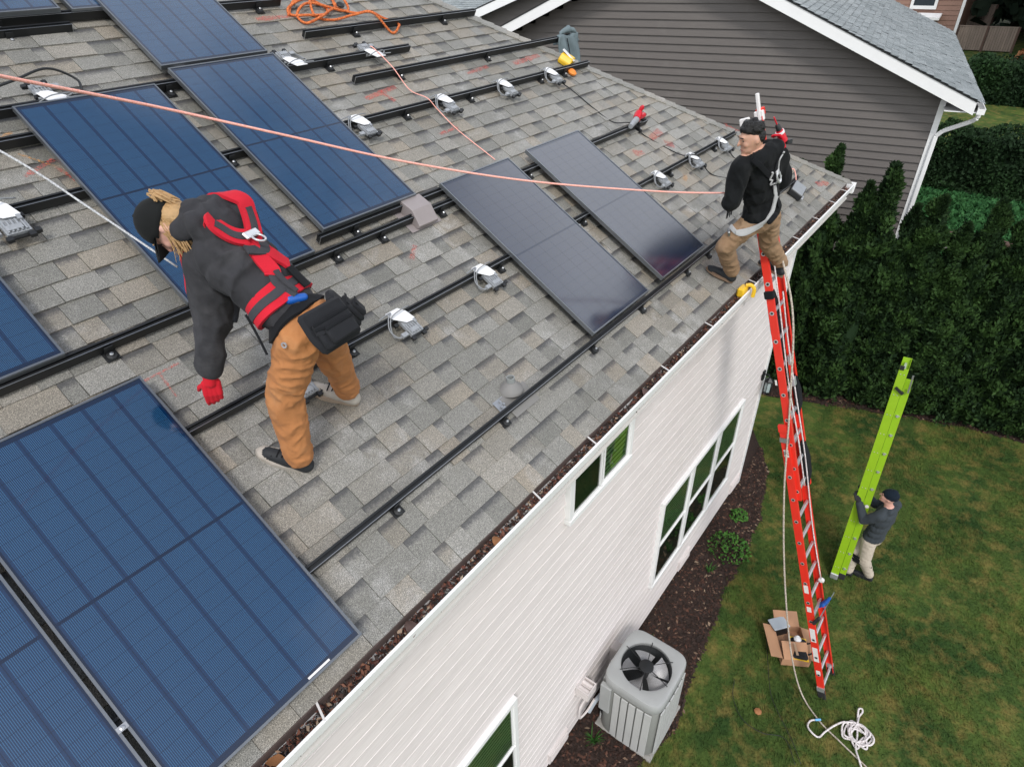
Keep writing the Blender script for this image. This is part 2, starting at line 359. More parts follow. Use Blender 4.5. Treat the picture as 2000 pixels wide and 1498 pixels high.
# ================================================================== GROUND
def ground_z(x): return GZ + max(0.0, min(x, 75.0) - 16.0)*0.05
b = MB(); xs = [-400, -30, 16, 30, 45, 60, 75, 120, 900]
vs = [(x, y, ground_z(x)) for x in xs for y in (-500, -8, 8, 500)]
fs = [(i*4+j, (i+1)*4+j, (i+1)*4+j+1, i*4+j+1) for i in range(len(xs)-1) for j in range(3)]
b.add(vs, fs); lawn = b.build('lawn_ground', 'grass'); tag(lawn, None, None, None, 'structure')

edge = [(9.4, .9), (8.6, .35), (7.87, .0), (7.3, -.16), (6.82, -.26), (6.2, -.33), (5.67, -.36), (5.1, -.36), (4.67, -.42), (3.98, -.5), (3.37, -.56), (2.6, -.66), (1.85, -.42), (1.2, -.25), (-1, -.3)]
sp = [V((x, y, 0)) for x, y in edge]; sp = spline(sp, 6)
b = MB(); n = len(sp); wob = [noise.noise(V((q.x*2.3, 0, 0)))*.07 for q in sp]
vs = [(q.x, q.y+w, GZ+.012) for q, w in zip(sp, wob)] + [(q.x, max(.9, q.y+.1), GZ+.03) for q in sp]
b.add(vs, [(i, i+1, n+i+1, n+i) for i in range(n-1)]); bed = b.build('planting_bed_soil', 'mulch'); tag(bed, None, None, None, 'structure')
b = MB(); hb = [(10.3, 1.6), (10.5, .6), (11.0, -.8), (11.5, -2.3), (11.75, -3.8), (12.0, -8)]; hb = spline([V((x, y, 0)) for x, y in hb], 6); n = len(hb)
b.add([(q.x+noise.noise(V((q.y*2, 3, 0)))*.1, q.y, GZ+.012) for q in hb] + [(q.x+2.2, q.y, GZ+.03) for q in hb], [(i, i+1, n+i+1, n+i) for i in range(n-1)])
tag(b.build('hedge_bed_soil', 'mulch'), None, None, None, 'structure')

def bed_edge(x):
    for i in range(len(sp)-1):
        if min(sp[i].x, sp[i+1].x) <= x <= max(sp[i].x, sp[i+1].x):
            s_ = (x-sp[i].x)/(sp[i+1].x-sp[i].x+1e-9); return sp[i].y*(1-s_)+sp[i+1].y*s_ + noise.noise(V((x*2.3, 0, 0)))*.07
    return -.3
# grass blades of the lawn that is in view
N = 150000
gx = rng.uniform(1.0, 11.6, N); gy = rng.uniform(-5.0, .9, N)
be = np.interp(gx, np.linspace(1, 9.4, 60), [bed_edge(x) for x in np.linspace(1, 9.4, 60)])
hx = np.interp(gy, [q.y for q in hb][::-1], [q.x for q in hb][::-1])
keep = (gy < be + rng.normal(0, .025, N)) & (gx < hx + rng.normal(0, .06, N)); gx, gy = gx[keep], gy[keep]; N = len(gx)
ang = rng.uniform(0, 2*PI, N); hgt = rng.uniform(.018, .055, N)*(1+.5*np.sin(gx*2.1)*np.sin(gy*2.7)); lean = rng.uniform(.3, 1.1, N)*hgt; wd = rng.uniform(.003, .006, N)
d = np.stack([np.cos(ang), np.sin(ang), np.zeros(N)], 1); sd = np.stack([-np.sin(ang), np.cos(ang), np.zeros(N)], 1); base = np.stack([gx, gy, np.full(N, GZ)], 1)
vv = np.stack([base-sd*wd[:, None], base+sd*wd[:, None], base+d*lean[:, None]+np.array([0, 0, 1])*hgt[:, None]], 1).reshape(-1, 3)
g = np_mesh('lawn_grass', vv, np.arange(3*N).reshape(-1, 3), 'grass'); tag(g, 'short green and straw coloured grass covering the back lawn', 'grass', None, 'stuff')
# bark chips and fallen leaves of the planting bed
def chips(n, fx, size, seedtone):
    vs = []; fs = []; tn = []
    for i in range(n):
        c = V(fx()); a = random.uniform(0, 2*PI); l = random.uniform(*size); w = l*random.uniform(.25, .6); tl = V((random.gauss(0, .35), random.gauss(0, .35), 1)).normalized()
        d = V((math.cos(a), math.sin(a), 0)); d = (d-tl*d.dot(tl)).normalized(); s_ = tl.cross(d); k = len(vs); tt = seedtone()
        vs += [c-d*l-s_*w*.6, c+d*l*.2-s_*w, c+d*l, c-d*l*.3+s_*w, c+tl*w*.35]; fs += [(k, k+1, k+4), (k+1, k+2, k+4), (k+2, k+3, k+4), (k+3, k, k+4)]; tn += [tt]*5
    return vs, fs, tn
def bed_pt():
    x = random.uniform(1.0, 8.6); e = bed_edge(x); return (x, random.uniform(e-.02, .36), GZ+.025)
vs, fs, tn = chips(9000, bed_pt, (.012, .045), lambda: random.random()**1.6)
o = np_mesh('bark_chips', [tuple(q) for q in vs], fs, 'chip', tn); tag(o, 'dark brown bark chips and fallen leaves along the cream wall', 'mulch', None, 'stuff')
vs, fs, tn = chips(2500, lambda: (lambda y: (np.interp(y, [q.y for q in hb][::-1], [q.x for q in hb][::-1])+random.uniform(-.05, .5), y, GZ+.025))(random.uniform(-4.5, 1.4)), (.012, .05), lambda: random.random()**1.3)
o = np_mesh('hedge_litter', [tuple(q) for q in vs], fs, 'chip', tn); tag(o, 'brown litter of bark and twigs under the tall hedge', 'mulch', None, 'stuff')

# ================================================================== THE HOUSE
house = thing('house', 'two storey house with cream lap siding and grey shingled hip roof', 'house', V((XC, YW, GZ)))
def hpart(b, name, mats, parent=house, **k): return b.build(name, mats, parent, world=True, **k)
XL = -6.0
wall = hpart(MB().box(XL, XC-.02, YW+.02, YW+9, GZ+.1, -.33), 'wall', 'siding')
EXPO = 0.150; nb = int((5.18)/EXPO)
me = None
for i in range(nb):                                         # each lap board
    z = GZ+.12+i*EXPO; b = MB()
    b.prism([(XL, YW-.0125, z), (XL, YW+.018, z), (XL, YW+.018, z+EXPO+.012), (XL, YW+.012, z+EXPO+.012), (XL, YW-.0100, z+.022), (XL, YW-.0080, z+.020), (XL, YW-.0080, z+.011), (XL, YW-.0125, z+.008)], (XC-.05-XL, 0, 0))
    hpart(b, 'siding_board', 'siding', wall, fixn=True)
b = MB().box(XC-.055, XC+.03, YW-.026, YW+.02, GZ+.06, -.36); b.box(XC-.01, XC+.034, YW-.0, YW+.10, GZ+.06, -.36); hpart(b, 'corner_board', 'trim')
for i in range(nb):                                         # end wall
    z = GZ+.12+i*EXPO
    hpart(MB().prism([(XC-.018, YW+.1, z), (XC+.012, YW+.1, z), (XC-.008, YW+.1, z+EXPO+.015), (XC-.018, YW+.1, z+EXPO+.015)], (0, 8.9, 0)), 'siding_board', 'siding', wall)
hpart(MB().box(XL, XC-.03, YW+.03, YW+8.9, GZ-.2, GZ+.12), 'foundation', 'concrete')
# soffit and fascia
b = MB().box(XL, HIPU-.03, -.02, YW+.0, -.345, -.325); b.box(XC+.03, HIPU-.05, YW, YW+9.3, -.345, -.325); hpart(b, 'soffit', 'fascia')

# roof deck: front slope, hip end and back, up to the ridge
VR = 6.4; YE = S(0, -.045).y; ZE = S(0, -.045).z
def hipu(v): return HIPU - CA*v
b = MB(); yr = S(0, VR).y; zr = S(0, VR).z
P0, P1, P2, P3 = V((XL, YE, ZE-.004)), V((hipu(-.045), YE, ZE-.004)), V((hipu(VR), yr, zr-.004)), V((XL, yr, zr-.004))
P4 = V((P1.x, 2*yr-YE, ZE-.004)); P5 = V((XL, 2*yr-YE, ZE-.004))
b.add([P0, P1, P2, P3, P4, P5], [(0, 1, 2, 3), (1, 4, 2), (2, 4, 5, 3)])
dn = V((0, 0, -.03)); b.add([P0+dn, P1+dn, P1, P0], [(0, 1, 2, 3)]); b.add([P1+dn, P4+dn, P4, P1], [(0, 1, 2, 3)])
roof = hpart(b, 'roof', 'shingle', fixn=False); set_tone(roof.data, [(.4, .3, 0, 1)]*len(roof.data.vertices))

# shingles: course by course, proud tabs and recessed tabs
SE = 0.143; tabs = []; shr = random.Random(5)
def cam_size(u, v):
    d = S(u, v) - cam.matrix_world.translation; z = d.dot(FW)
    if z < .3: return 0
    x = d.dot(RT)/z*1250+1024; y = 766-d.dot(UP)/z*1250
    return (1/z) if (-60 < x < 2108 and -60 < y < 1592) else 0
for ci in range(int((VR+.045)/SE)):
    v0 = -.045 + ci*SE; u = -3.2 - shr.uniform(0, .4) ; proud = shr.random() < .5
    while u < hipu(v0):
        w = shr.uniform(.13, .30) if proud else shr.uniform(.07, .25)
        tabs.append((u, min(u+w, 99), v0, proud, shr.random(), shr.random())); u += w; proud = (not proud) if shr.random() < .86 else proud
def tab_geo(tb):
    u0, u1, v0, proud, r1, r2 = tb; v1 = v0+SE+.012; h0 = (.0125 if proud else .0065) + r2*.002; g_ = .0012
    a0, a1 = u0+g_, u1-g_; top = .0016 if proud else .0012
    b1 = min(a1, hipu(v0)); b2 = min(a1, hipu(v1)); t1 = min(a0, hipu(v1)-.002)
    if b1-a0 < .004: return None
    sk = (r1-.5)*.004
    vs = [S(a0+sk, v0+sk, -.002), S(b1+sk, v0+sk, -.002), S(b2, v1, -.002), S(t1, v1, -.002), S(a0+sk, v0+sk, h0), S(b1+sk, v0-sk, h0), S(b2, v1, top), S(t1, v1, top)]
    fs = [(4, 5, 6, 7), (0, 1, 5, 4), (1, 2, 6, 5), (3, 0, 4, 7)]
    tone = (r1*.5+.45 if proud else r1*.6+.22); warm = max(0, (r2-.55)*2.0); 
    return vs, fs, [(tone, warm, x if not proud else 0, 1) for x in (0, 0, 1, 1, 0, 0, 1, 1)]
vis = sorted(range(len(tabs)), key=lambda i: -cam_size((tabs[i][0]+tabs[i][1])/2, tabs[i][2]))
def covered(tb):                                             # hidden under a panel: not one of the 300
    uc = (tb[0]+tb[1])/2; vc = tb[2]+.07
    for pu, pv in ((-1.563, .032), (-2.46, .032), (-.241, 2.031), (.81, 2.16), (1.962, .465), (3.111, .475)):
        if pu < uc < pu+PW and pv < vc < pv+PL: return True
    return False
single = []
for i in vis:
    if len(single) >= 300: break
    if not covered(tabs[i]) and cam_size((tabs[i][0]+tabs[i][1])/2, tabs[i][2]) > 0: single.append(i)
single = set(single); AV, AF, AT = [], [], []
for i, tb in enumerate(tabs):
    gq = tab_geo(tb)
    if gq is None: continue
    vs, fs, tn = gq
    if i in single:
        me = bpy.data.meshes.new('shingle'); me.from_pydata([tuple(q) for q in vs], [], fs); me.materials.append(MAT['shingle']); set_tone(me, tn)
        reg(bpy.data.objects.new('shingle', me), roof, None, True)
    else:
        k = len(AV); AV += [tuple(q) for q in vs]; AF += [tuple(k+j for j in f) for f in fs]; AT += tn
me = bpy.data.meshes.new('far_shingles'); me.from_pydata(AV, [], AF); me.materials.append(MAT['shingle']); set_tone(me, AT)
o = reg(bpy.data.objects.new('far_shingles', me), roof, None, True); o['kind'] = 'stuff'
# hip caps
hd = (S(hipu(1), 1) - S(hipu(0), 0)).normalized(); fl = V((0, -SA, CA)); fr_ = V((SA, 0, CA)); 
fwd_in = fl.cross(hd).normalized(); 
if fwd_in.x > 0: fwd_in = -fwd_in
oth = fr_.cross(hd).normalized()
if oth.y < 0: oth = -oth
k = 0; L = 0.0; tot = (S(hipu(VR), VR)-S(hipu(0), 0)).length
while L < tot:
    p0 = S(hipu(-.045), -.045)+hd*L; p1 = p0+hd*.185; r = shr.random(); l0 = .022; l1 = .010; w = .105
    upv = (fl+fr_).normalized(); b = MB()
    vs = [p0+upv*l0, p1+upv*l1, p1+fwd_in*w+fl*l1, p0+fwd_in*w+fl*l0, p1+oth*w+fr_*l1, p0+oth*w+fr_*l0]; dn = upv*-.014
    vs += [p0+upv*(l0-.016), p0+fwd_in*w+fl*.002, p0+oth*w+fr_*.002, p1+fwd_in*w+fl*.000, p1+oth*w+fr_*.000]
    b.add(vs, [(0, 1, 2, 3), (0, 5, 4, 1), (0, 3, 7, 6), (0, 6, 8, 5), (3, 2, 9, 7), (5, 8, 10, 4)])
    o = hpart(b, 'hip_cap', 'shingle', roof, fixn=True); set_tone(o.data, [(.55+.3*r, max(0, r-.6), 0, 1)]*len(o.data.vertices)); L += .15
# chalk marks sprayed on the shingles
def mark(pts, w, mat='chalk_red', h=.013):
    b = MB(); P = [S(u, v, h) for u, v in pts]
    for a, c in zip(P[:-1], P[1:]):
        d = (c-a).normalized(); s_ = d.cross(fl).normalized(); k = 6
        for j in range(k):
            q0, q1 = a.lerp(c, j/k), a.lerp(c, (j+1)/k); w0 = w*(.6+.6*abs(noise.noise(q0*30))); b.add([q0-s_*w0, q1-s_*w0, q1+s_*w0, q0+s_*w0], [(0, 1, 2, 3)])
    hpart(b, 'chalk_mark', mat, roof, fixn=False)
for pts, w, m in [([(-.66, 1.765), (-.46, 1.775)], .008, 'chalk_red'), ([(-.575, 1.765), (-.585, 1.60)], .007, 'chalk_red'), ([(-.42, 3.30), (-.22, 3.38)], .018, 'chalk_red'), ([(-.24, 3.32), (-.20, 3.18)], .016, 'chalk_red'),
        ([(-.36, 3.48), (-.24, 3.32)], .009, 'chalk_orange'), ([(-.44, 3.62), (-.30, 3.66)], .016, 'chalk_orange'), ([(1.28, 1.74), (1.40, 1.83)], .025, 'chalk_red'), ([(5.1, 1.82), (5.4, 1.86)], .06, 'chalk_red'),
        ([(5.25, 1.70), (5.35, 1.62)], .06, 'chalk_red'), ([(4.6, 1.75), (4.75, 1.70)], .06, 'chalk_red'), ([(2.2, 3.30), (2.6, 3.36)], .035, 'chalk_red'), ([(2.4, 3.36), (2.45, 3.2)], .03, 'chalk_red'),
        ([(4.3, 3.32), (4.8, 3.36)], .04, 'chalk_red'), ([(3.55, 3.33), (3.9, 3.36)], .03, 'chalk_red'), ([(1.95, 4.43), (2.3, 4.42)], .035, 'chalk_red'), ([(7.2, .22), (7.5, .12)], .05, 'chalk_red'), ([(2.55, 2.72), (2.8, 2.74)], .02, 'chalk_red'), ([(4.9, 1.19), (5.0, 1.24)], .035, 'chalk_orange'), ([(6.9, 1.3), (6.7, 1.55)], .07, 'chalk_red')]:
    mark(pts, w, m)
# drip edge and gutter
LIPY, LIPZ = -.078, -.128
gx0, gx1 = XL, 7.93
b = MB(); b.prism([(gx0, YE-.006, ZE-.002), (gx0, YE+.03, ZE+.003), (gx0, YE+.03, ZE-.09), (gx0, YE-.002, ZE-.09)], (gx1-gx0, 0, 0)); hpart(b, 'drip_edge', 'gutter_in', roof)
hpart(MB().box(gx0, gx1-.03, YE+.004, YE+.028, -.33, ZE-.092), 'fascia', 'fascia')
gut = MB(); gb = -.245
pr = [(YE+.002, ZE-.05), (YE+.002, gb), (LIPY+.035, gb), (LIPY+.006, gb+.055), (LIPY, LIPZ), (LIPY+.014, LIPZ+.004), (LIPY+.014, LIPZ-.010), (LIPY+.010, LIPZ-.012), (LIPY+.012, gb+.058), (LIPY+.038, gb+.006), (YE-.004, gb+.006), (YE-.004, ZE-.05)]
gut.prism([(gx0, y, z) for y, z in pr], (gx1-gx0, 0, 0)); gut.box(gx1-.004, gx1+.002, LIPY+.002, YE, gb+.001, LIPZ+.002)
gutter = hpart(gut, 'gutter', 'trim')
for x in (-1.02, .62, 1.26, 2.35, 3.2, 4.25, 5.6, 6.35, 7.05, 7.6):
    hpart(MB().bar((x, LIPY+.004, LIPZ+.001), (x+.03, YE+.0, LIPZ+.004), .010, .006), 'gutter_hanger', 'fascia', gutter)
# side gutter round the corner
b = MB().prism([(x_, YE-.1, z_) for x_, z_ in ((gx1+.0, gb), (gx1+.09, gb), (gx1+.125, LIPZ), (gx1+.11, LIPZ), (gx1+.08, gb+.008), (gx1+.008, gb+.008), (gx1+.006, LIPZ-.02), (gx1, LIPZ-.02))], (0, 9, 0)); hpart(b, 'side_gutter', 'trim')
# leaf litter in the gutter
def gut_pt():
    x = random.uniform(-1.6, 7.9); return (x, random.uniform(LIPY+.02, YE-.004), gb+.045+random.uniform(0, .04)+.02*noise.noise(V((x*3, 0, 5))))
vs, fs, tn = chips(9000, gut_pt, (.006, .022), lambda: min(1, random.random()**1.15))
o = np_mesh('gutter_litter', [tuple(q) for q in vs], fs, 'leaf', tn); tag(o, 'brown and red leaf litter lying in the roof gutter', 'leaves', None, 'stuff')
def leaf_thing(name, u, y, ln, rot, label, mat='rust_leaf', z=None, cup=.25):
    b = MB(); n = 7; vs = []
    for i in range(n):
        s_ = i/(n-1); w = ln*.34*math.sin(PI*min(1, s_*1.02))**.8*(1-.25*s_)
        for sg in (-1, 0, 1): vs.append(V((s_*ln-ln/2, sg*w, cup*abs(sg)*w + .12*ln*math.sin(PI*s_) + .004*((i % 2)))))
    b.add(vs, [(i*3+j, i*3+3+j, i*3+4+j, i*3+1+j) for i in range(n-1) for j in (0, 1)])
    mw = Matrix.Translation(V((u, y, z))) @ Matrix.Rotation(rot, 4, 'Z') @ Matrix.Rotation(.3, 4, 'X')
    o = b.build(name, mat, None, smooth='all', mw=mw, fixn=False); tag(o, label, 'leaf', 'big leaves in the gutter')
MAT['veined_leaf'] = plain('brown_veined_leaf', (0.10, 0.06, 0.05), .7, 0, .4, 40)
leaf_thing('fallen_leaf', .22, -.035, .10, .9, 'orange curled leaf in the gutter right of the lower left panels', 'rust_leaf', -.155)
leaf_thing('fallen_leaf', -.46, -.03, .11, 1.1, 'brown ribbed leaf in the gutter below the big blue panel', 'veined_leaf', -.165)
leaf_thing('fallen_leaf', 2.02, -.03, .09, .3, 'brown curled leaf in the gutter above the wide upper window', 'veined_leaf', -.155)
leaf_thing('fallen_leaf', -1.25, -.03, .10, 2.2, 'brown leaf in the gutter at the bottom edge of the picture', 'rust_leaf', -.165)

# windows
def sash(b, x0, x1, z0, z1, w=.035, y0=YW-.045, y1=YW-.012):
    b.box(x0, x1, y0, y1, z1-w, z1); b.box(x0, x1, y0, y1, z0, z0+w); b.box(x0, x0+w, y0, y1, z0+w, z1-w); b.box(x1-w, x1, y0, y1, z0+w, z1-w)
def blind(win, x0, x1, z0, z1, step=.058):
    b = MB(); z = z0+.01
    while z < z1-.01:
        b.add([(x0, YW-.0235, z), (x1, YW-.0235, z), (x1, YW-.0215, z+step*.66), (x0, YW-.0215, z+step*.66)], [(0, 1, 2, 3)]); z += step
    o = hpart(b, 'blind', 'blind', win, fixn=False); o['kind'] = 'stuff'
def window(x0, x1, z0, z1, label, panes):
    b = MB(); w = .05; y0, y1 = YW-.058, YW+.01
    b.box(x0-w, x1+w, y0, y1, z1, z1+w+.01); b.box(x0-w, x1+w, y0-.006, y1, z0-w, z0); b.box(x0-w, x0, y0+.002, y1, z0, z1); b.box(x1, x1+w, y0+.002, y1, z0, z1)
    win = hpart(b, 'window', 'trim', bevel=.003); win['label'] = label
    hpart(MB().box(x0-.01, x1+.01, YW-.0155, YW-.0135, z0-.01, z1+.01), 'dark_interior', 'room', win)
    for (a0, a1, c0, c1, typ) in panes:
        b = MB(); sash(b, a0, a1, c0, c1, .03, YW-.050 if typ != 'upper' else YW-.042, YW-.016); hpart(b, 'sash', 'trim', win)
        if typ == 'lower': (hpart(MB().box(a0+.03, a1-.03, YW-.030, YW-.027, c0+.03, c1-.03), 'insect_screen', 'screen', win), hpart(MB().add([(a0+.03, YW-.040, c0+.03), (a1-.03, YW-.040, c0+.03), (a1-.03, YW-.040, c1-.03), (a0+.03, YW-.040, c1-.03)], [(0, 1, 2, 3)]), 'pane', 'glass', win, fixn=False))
        else:
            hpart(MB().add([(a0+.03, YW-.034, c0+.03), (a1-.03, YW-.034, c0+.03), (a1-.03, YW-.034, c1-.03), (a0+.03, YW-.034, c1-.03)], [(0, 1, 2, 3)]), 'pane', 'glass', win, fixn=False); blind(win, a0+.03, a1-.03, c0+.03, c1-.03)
    return win
window(1.60, 2.58, -1.37, -.80, 'wide sliding upper window under the gutter', [(1.60, 2.075, -1.37, -.80, 'lower'), (2.105, 2.58, -1.37, -.80, 'upper')])
for i, (a, b_) in enumerate(((3.79, 4.585), (4.68, 5.475), (5.57, 6.365))):
    window(a, b_, -4.56, -3.04, ['left', 'middle', 'right'][i]+' sash window of the three in a row', [(a, b_, -3.80, -3.04, 'upper'), (a, b_, -4.56, -3.80, 'lower')])
window(-.28, .72, -4.6, -3.04, 'window at the bottom edge of the picture with pulled blind', [(-.28, .72, -3.80, -3.04, 'upper'), (-.28, .72, -4.6, -3.80, 'lower')])
# foundation vents, lantern, wall vent hood, conduit
for x in (1.56, 5.05, 7.12):
    b = MB().box(x-.2, x+.2, YW-.035, YW+.0, GZ+.14, GZ+.34); 
    for j in range(4): b.box(x-.17, x+.17, YW-.045, YW-.035, GZ+.165+j*.042, GZ+.185+j*.042)
    hpart(b, 'crawl_vent', 'siding')
b = MB().box(XC-.16, XC-.08, YW-.04, YW-.01, -3.12, -2.96); b.tube([(XC-.12, YW-.03, -3.02), (XC-.12, YW-.10, -3.0), (XC-.12, YW-.13, -3.05)], .012, 6)
b.lathe([(.02, -3.05), (.075, -3.10), (.075, -3.115), (.06, -3.12)], 6, Matrix.Translation((XC-.12, YW-.13, 0))); b.lathe([(.06, -3.31), (.05, -3.34), (.01, -3.36)], 6, Matrix.Translation((XC-.12, YW-.13, 0)))
for j in range(6):
    a = j*PI/3; b.bar((XC-.12+.06*math.cos(a), YW-.13+.06*math.sin(a), -3.31), (XC-.12+.06*math.cos(a), YW-.13+.06*math.sin(a), -3.12), .008, .008)
lamp = hpart(b, 'wall_lantern', 'lamp_body'); hpart(MB().lathe([(.05, -3.305), (.055, -3.2), (.05, -3.125)], 6, Matrix.Translation((XC-.12, YW-.13, 0))), 'lantern_glass', 'lamp_glass', lamp)
# dryer hood with ducts and electrical disconnect
b = MB(); x, z = 2.02, -4.58
b.box(x-.11, x+.12, YW-.02, YW-.008, z-.12, z+.13); b.box(x-.085, x-.07, YW-.17, YW-.02, z-.10, z+.04); b.box(x+.085, x+.10, YW-.17, YW-.02, z-.10, z+.04); b.box(x-.07, x+.085, YW-.17, YW-.155, z-.10, z+.04); b.box(x-.07, x+.085, YW-.155, YW-.02, z-.10, z-.088); b.box(x-.004, x+.006, YW-.155, YW-.02, z-.088, z+.03)
hood = hpart(b, 'vent_hood', 'siding')
for dx in (-.037, .045):
    hpart(MB().lathe([(.032, 0), (.032, .13)], 14, Matrix.Translation((x+dx, YW-.15, z+.0)) @ Matrix.Rotation(-PI/2, 4, 'X')), 'duct', 'siding', hood)
b = MB().box(2.73, 2.86, YW-.10, YW-.008, -4.95, -4.72); b.box(2.725, 2.865, YW-.115, YW-.10, -4.96, -4.70); hpart(b, 'disconnect_box', 'siding', bevel=.004)
b = MB().tube(spline([(2.78, YW-.06, -4.95), (2.77, YW-.06, -5.02), (2.6, YW-.05, -5.05), (2.2, YW-.05, -5.0), (2.05, YW-.05, -4.98), (1.98, YW-.05, -5.02), (1.97, YW-.05, -5.2), (2.0, YW-.06, -5.25), (2.1, YW-.09, -5.2), (2.2, YW-.12, -5.05)], 5), .014, 7)
hpart(b, 'conduit', 'siding', smooth=True); hpart(MB().tube(spline([(2.12, YW-.10, -5.25), (2.2, YW-.13, -5.1), (2.32, YW-.17, -5.02)], 5), .028, 8), 'line_set', 'grey_case', smooth=True)
hpart(MB().tube(spline([(2.22, YW-.20, -5.12), (2.24, YW-.24, -5.3), (2.26, YW-.30, -5.44), (2.36, YW-.36, -5.46)], 5), .026, 8), 'drain_pipe', 'black', smooth=True)
# roof vents
fv = frame_roof(1.63, 2.06)
b = MB(); b.box(-.16, .16, -.13, .18, .010, .014, fv); b.prism([(-.10, -.10, .014), (-.10, .13, .014), (-.10, .11, .10), (-.10, -.02, .115), (-.10, -.13, .055), (-.10, -.13, .03)], (.20, 0, 0), fv)
hpart(b, 'box_vent', 'vent', bevel=.004)
fp = frame_roof(1.085, .535); b = MB(); b.box(-.13, .13, -.17, .0, .0135, .0165, fp)
zup = ROOFROT.to_3x3().inverted() @ V((0, 0, 1)); base = fp
pts = [base @ V((0, 0, .012)), base @ (V((0, 0, .012))+zup*.025), base @ (V((0, 0, .012))+zup*.05), base @ (V((0, 0, .012))+zup*.07)]
b.tube(pts, [.088, .080, .052, .034], 18, cap=True); boot = hpart(b, 'pipe_boot', 'boot', smooth=True)
b = MB(); top = base @ (V((0, 0, .012))+zup*.145); Mz = Matrix.Translation(pts[2]); b.lathe([(.029, 0), (.029, .055), (.022, .055), (.022, .0)], 18, Mz, cap=False); hpart(b, 'vent_pipe', 'pipe', boot, smooth=True)
hpart(MB().lathe([(.0205, .03), (.0001, .03)], 18, Mz, cap=False), 'pipe_hole', 'black', boot, fixn=False)

# ================================================================== SOLAR PANELS
fb = MB(); w = .011; T = .034
for x0, x1, y0, y1 in ((0, PW, 0, w), (0, PW, PL-w, PL), (0, w, w, PL-w), (PW-w, PW, w, PL-w)): fb.box(x0, x1, y0, y1, -T, 0)
frame_me = fb.mesh('frame', 'panel_frame')
back_me = MB().box(w, PW-w, w, PL-w, -.0075, -.0042).mesh('backsheet', 'backsheet')
CW, CH, GX = .1395, .0812, .0025
def cell_mesh():
    b = MB(); b.box(-CW/2+.0012, CW/2-.0012, -CH/2+.0008, CH/2-.0008, -.003, -.0022); return b.mesh('solar_cell', 'cell')
cell_me = cell_mesh(); cell_me2 = cell_me.copy(); cell_me2.materials.clear(); cell_me2.materials.append(MAT['cell_black'])
px0 = (PW-6*CW)/2; half = 10*CH; py0 = (PL-2*half-.014)/2
def solar_panel(u, v, label, h=.12, cm=None):
    root = thing('solar_panel', label, 'solar panel', frame_roof(u, v, h), 'solar panels on the roof')
    for n, me in (('frame', frame_me), ('backsheet', back_me)): reg(bpy.data.objects.new(n, me), root)
    for hf in (0, 1):
        for r in range(10):
            for c in range(6):
                reg(bpy.data.objects.new('solar_cell', cm or cell_me), root, Matrix.Translation((px0+(c+.5)*CW, py0+hf*(half+.014)+(r+.5)*CH, -.0018)))
    return root
solar_panel(-1.563, .032, 'big blue solar panel in the lower left above the gutter')
b_ = MB().box(.585, .70, .014, .024, -.0012, .0006); o = b_.build('serial_label', 'sticker', bpy.data.objects['solar_panel'])
solar_panel(-1.563-PW-.022, .032, 'blue solar panel cut off by the left bottom corner of the picture')
solar_panel(-.241, 2.031, 'solar panel partly hidden behind the bending worker')
solar_panel(.81, 2.16, 'solar panel above the mauve box vent, crossed by the salmon rope')
solar_panel(1.962, .465, 'left one of the two loose panels resting on the lowest rail', .12, cell_me2)
solar_panel(3.111, .475, 'right one of the two loose panels resting on the lowest rail', .12, cell_me2)
solar_panel(.782, 3.90, 'solar panel at the top edge left of the orange rope')
solar_panel(-.885-PW, 2.026, 'solar panel cut off by the left edge of the picture at mid height')
solar_panel(.50-PW, 4.60, 'solar panel cut off by the top left corner of the picture')
solar_panel(.575, 4.60, 'narrow glimpse of a solar panel beside the top left corner', .105)
mid = MB().box(-.02, .02, -.012, .012, -.005, .006); mid.lathe([(.009, .006), (.009, .012), (.005, .013)], 8)
o = mid.build('module_clamp', 'steel', None, mw=frame_roof(-1.574, .40, .12)); tag(o, 'round steel clamp between the two lower left blue panels', 'clamp')

# ================================================================== RAILS
foot_b = MB(); foot_b.box(-.035, .035, -.075, .03, .010, .016); foot_b.box(-.022, .022, -.030, -.024, .016, .075); foot_b.lathe([(.030, .016), (.026, .030), (.012, .034)], 10, Matrix.Translation((0, -.05, 0)))
foot_me = foot_b.mesh('mount_foot', 'black')
bolt_me = MB().lathe([(.011, 0), (.011, .010), (.006, .014)], 8, Matrix.Translation((0, -.05, .034))).mesh('bolt', 'steel')
RAILP = [(-.019, .024), (.019, .024), (.019, .085), (.007, .085), (.007, .070), (-.007, .070), (-.007, .085), (-.019, .085)]
def rail(u0, u1, v, label, feet=(), h=0.0):
    root = thing('mounting_rail', label, 'rail', frame_roof(u0, v, h), 'black mounting rails')
    b = MB().prism([(0, y, z) for y, z in RAILP], (u1-u0, 0, 0)); b.build('rail_bar', 'rail', root)
    for sx in (0, u1-u0): 
        e = MB().prism([(sx-.0015, y, z) for y, z in [(-.0192, .0238), (-.016, .0238), (-.016, .0852), (-.0192, .0852)]], (.003, 0, 0)); e.prism([(sx-.0015, y, z) for y, z in [(-.016, .0238), (.0192, .0238), (.0192, .027), (-.016, .027)]], (.003, 0, 0)); e.build('cut_end', 'rail_edge', root)
    b = MB()
    for y in (-.0195,): b.box(.002, u1-u0-.002, y+.001, y+.0035, .0851, .0856)
    b.build('worn_edge', 'rail_edge', root)
    for f in feet:
        o = reg(bpy.data.objects.new('mount_foot', foot_me), root, Matrix.Translation((f-u0, 0, 0))); reg(bpy.data.objects.new('bolt', bolt_me), o)
    return root
rail(-2.6, 6.85, .434, 'lowest long rail along the gutter, with loose panels resting on it', (-.1, .86, 1.95, 2.72, 3.6, 4.08, 5.5))
rail(-2.6, 6.60, 1.372, 'long rail between the bending workers feet running to the red ladder', (.38, 1.86, 2.95, 3.05, 4.78, 5.95))
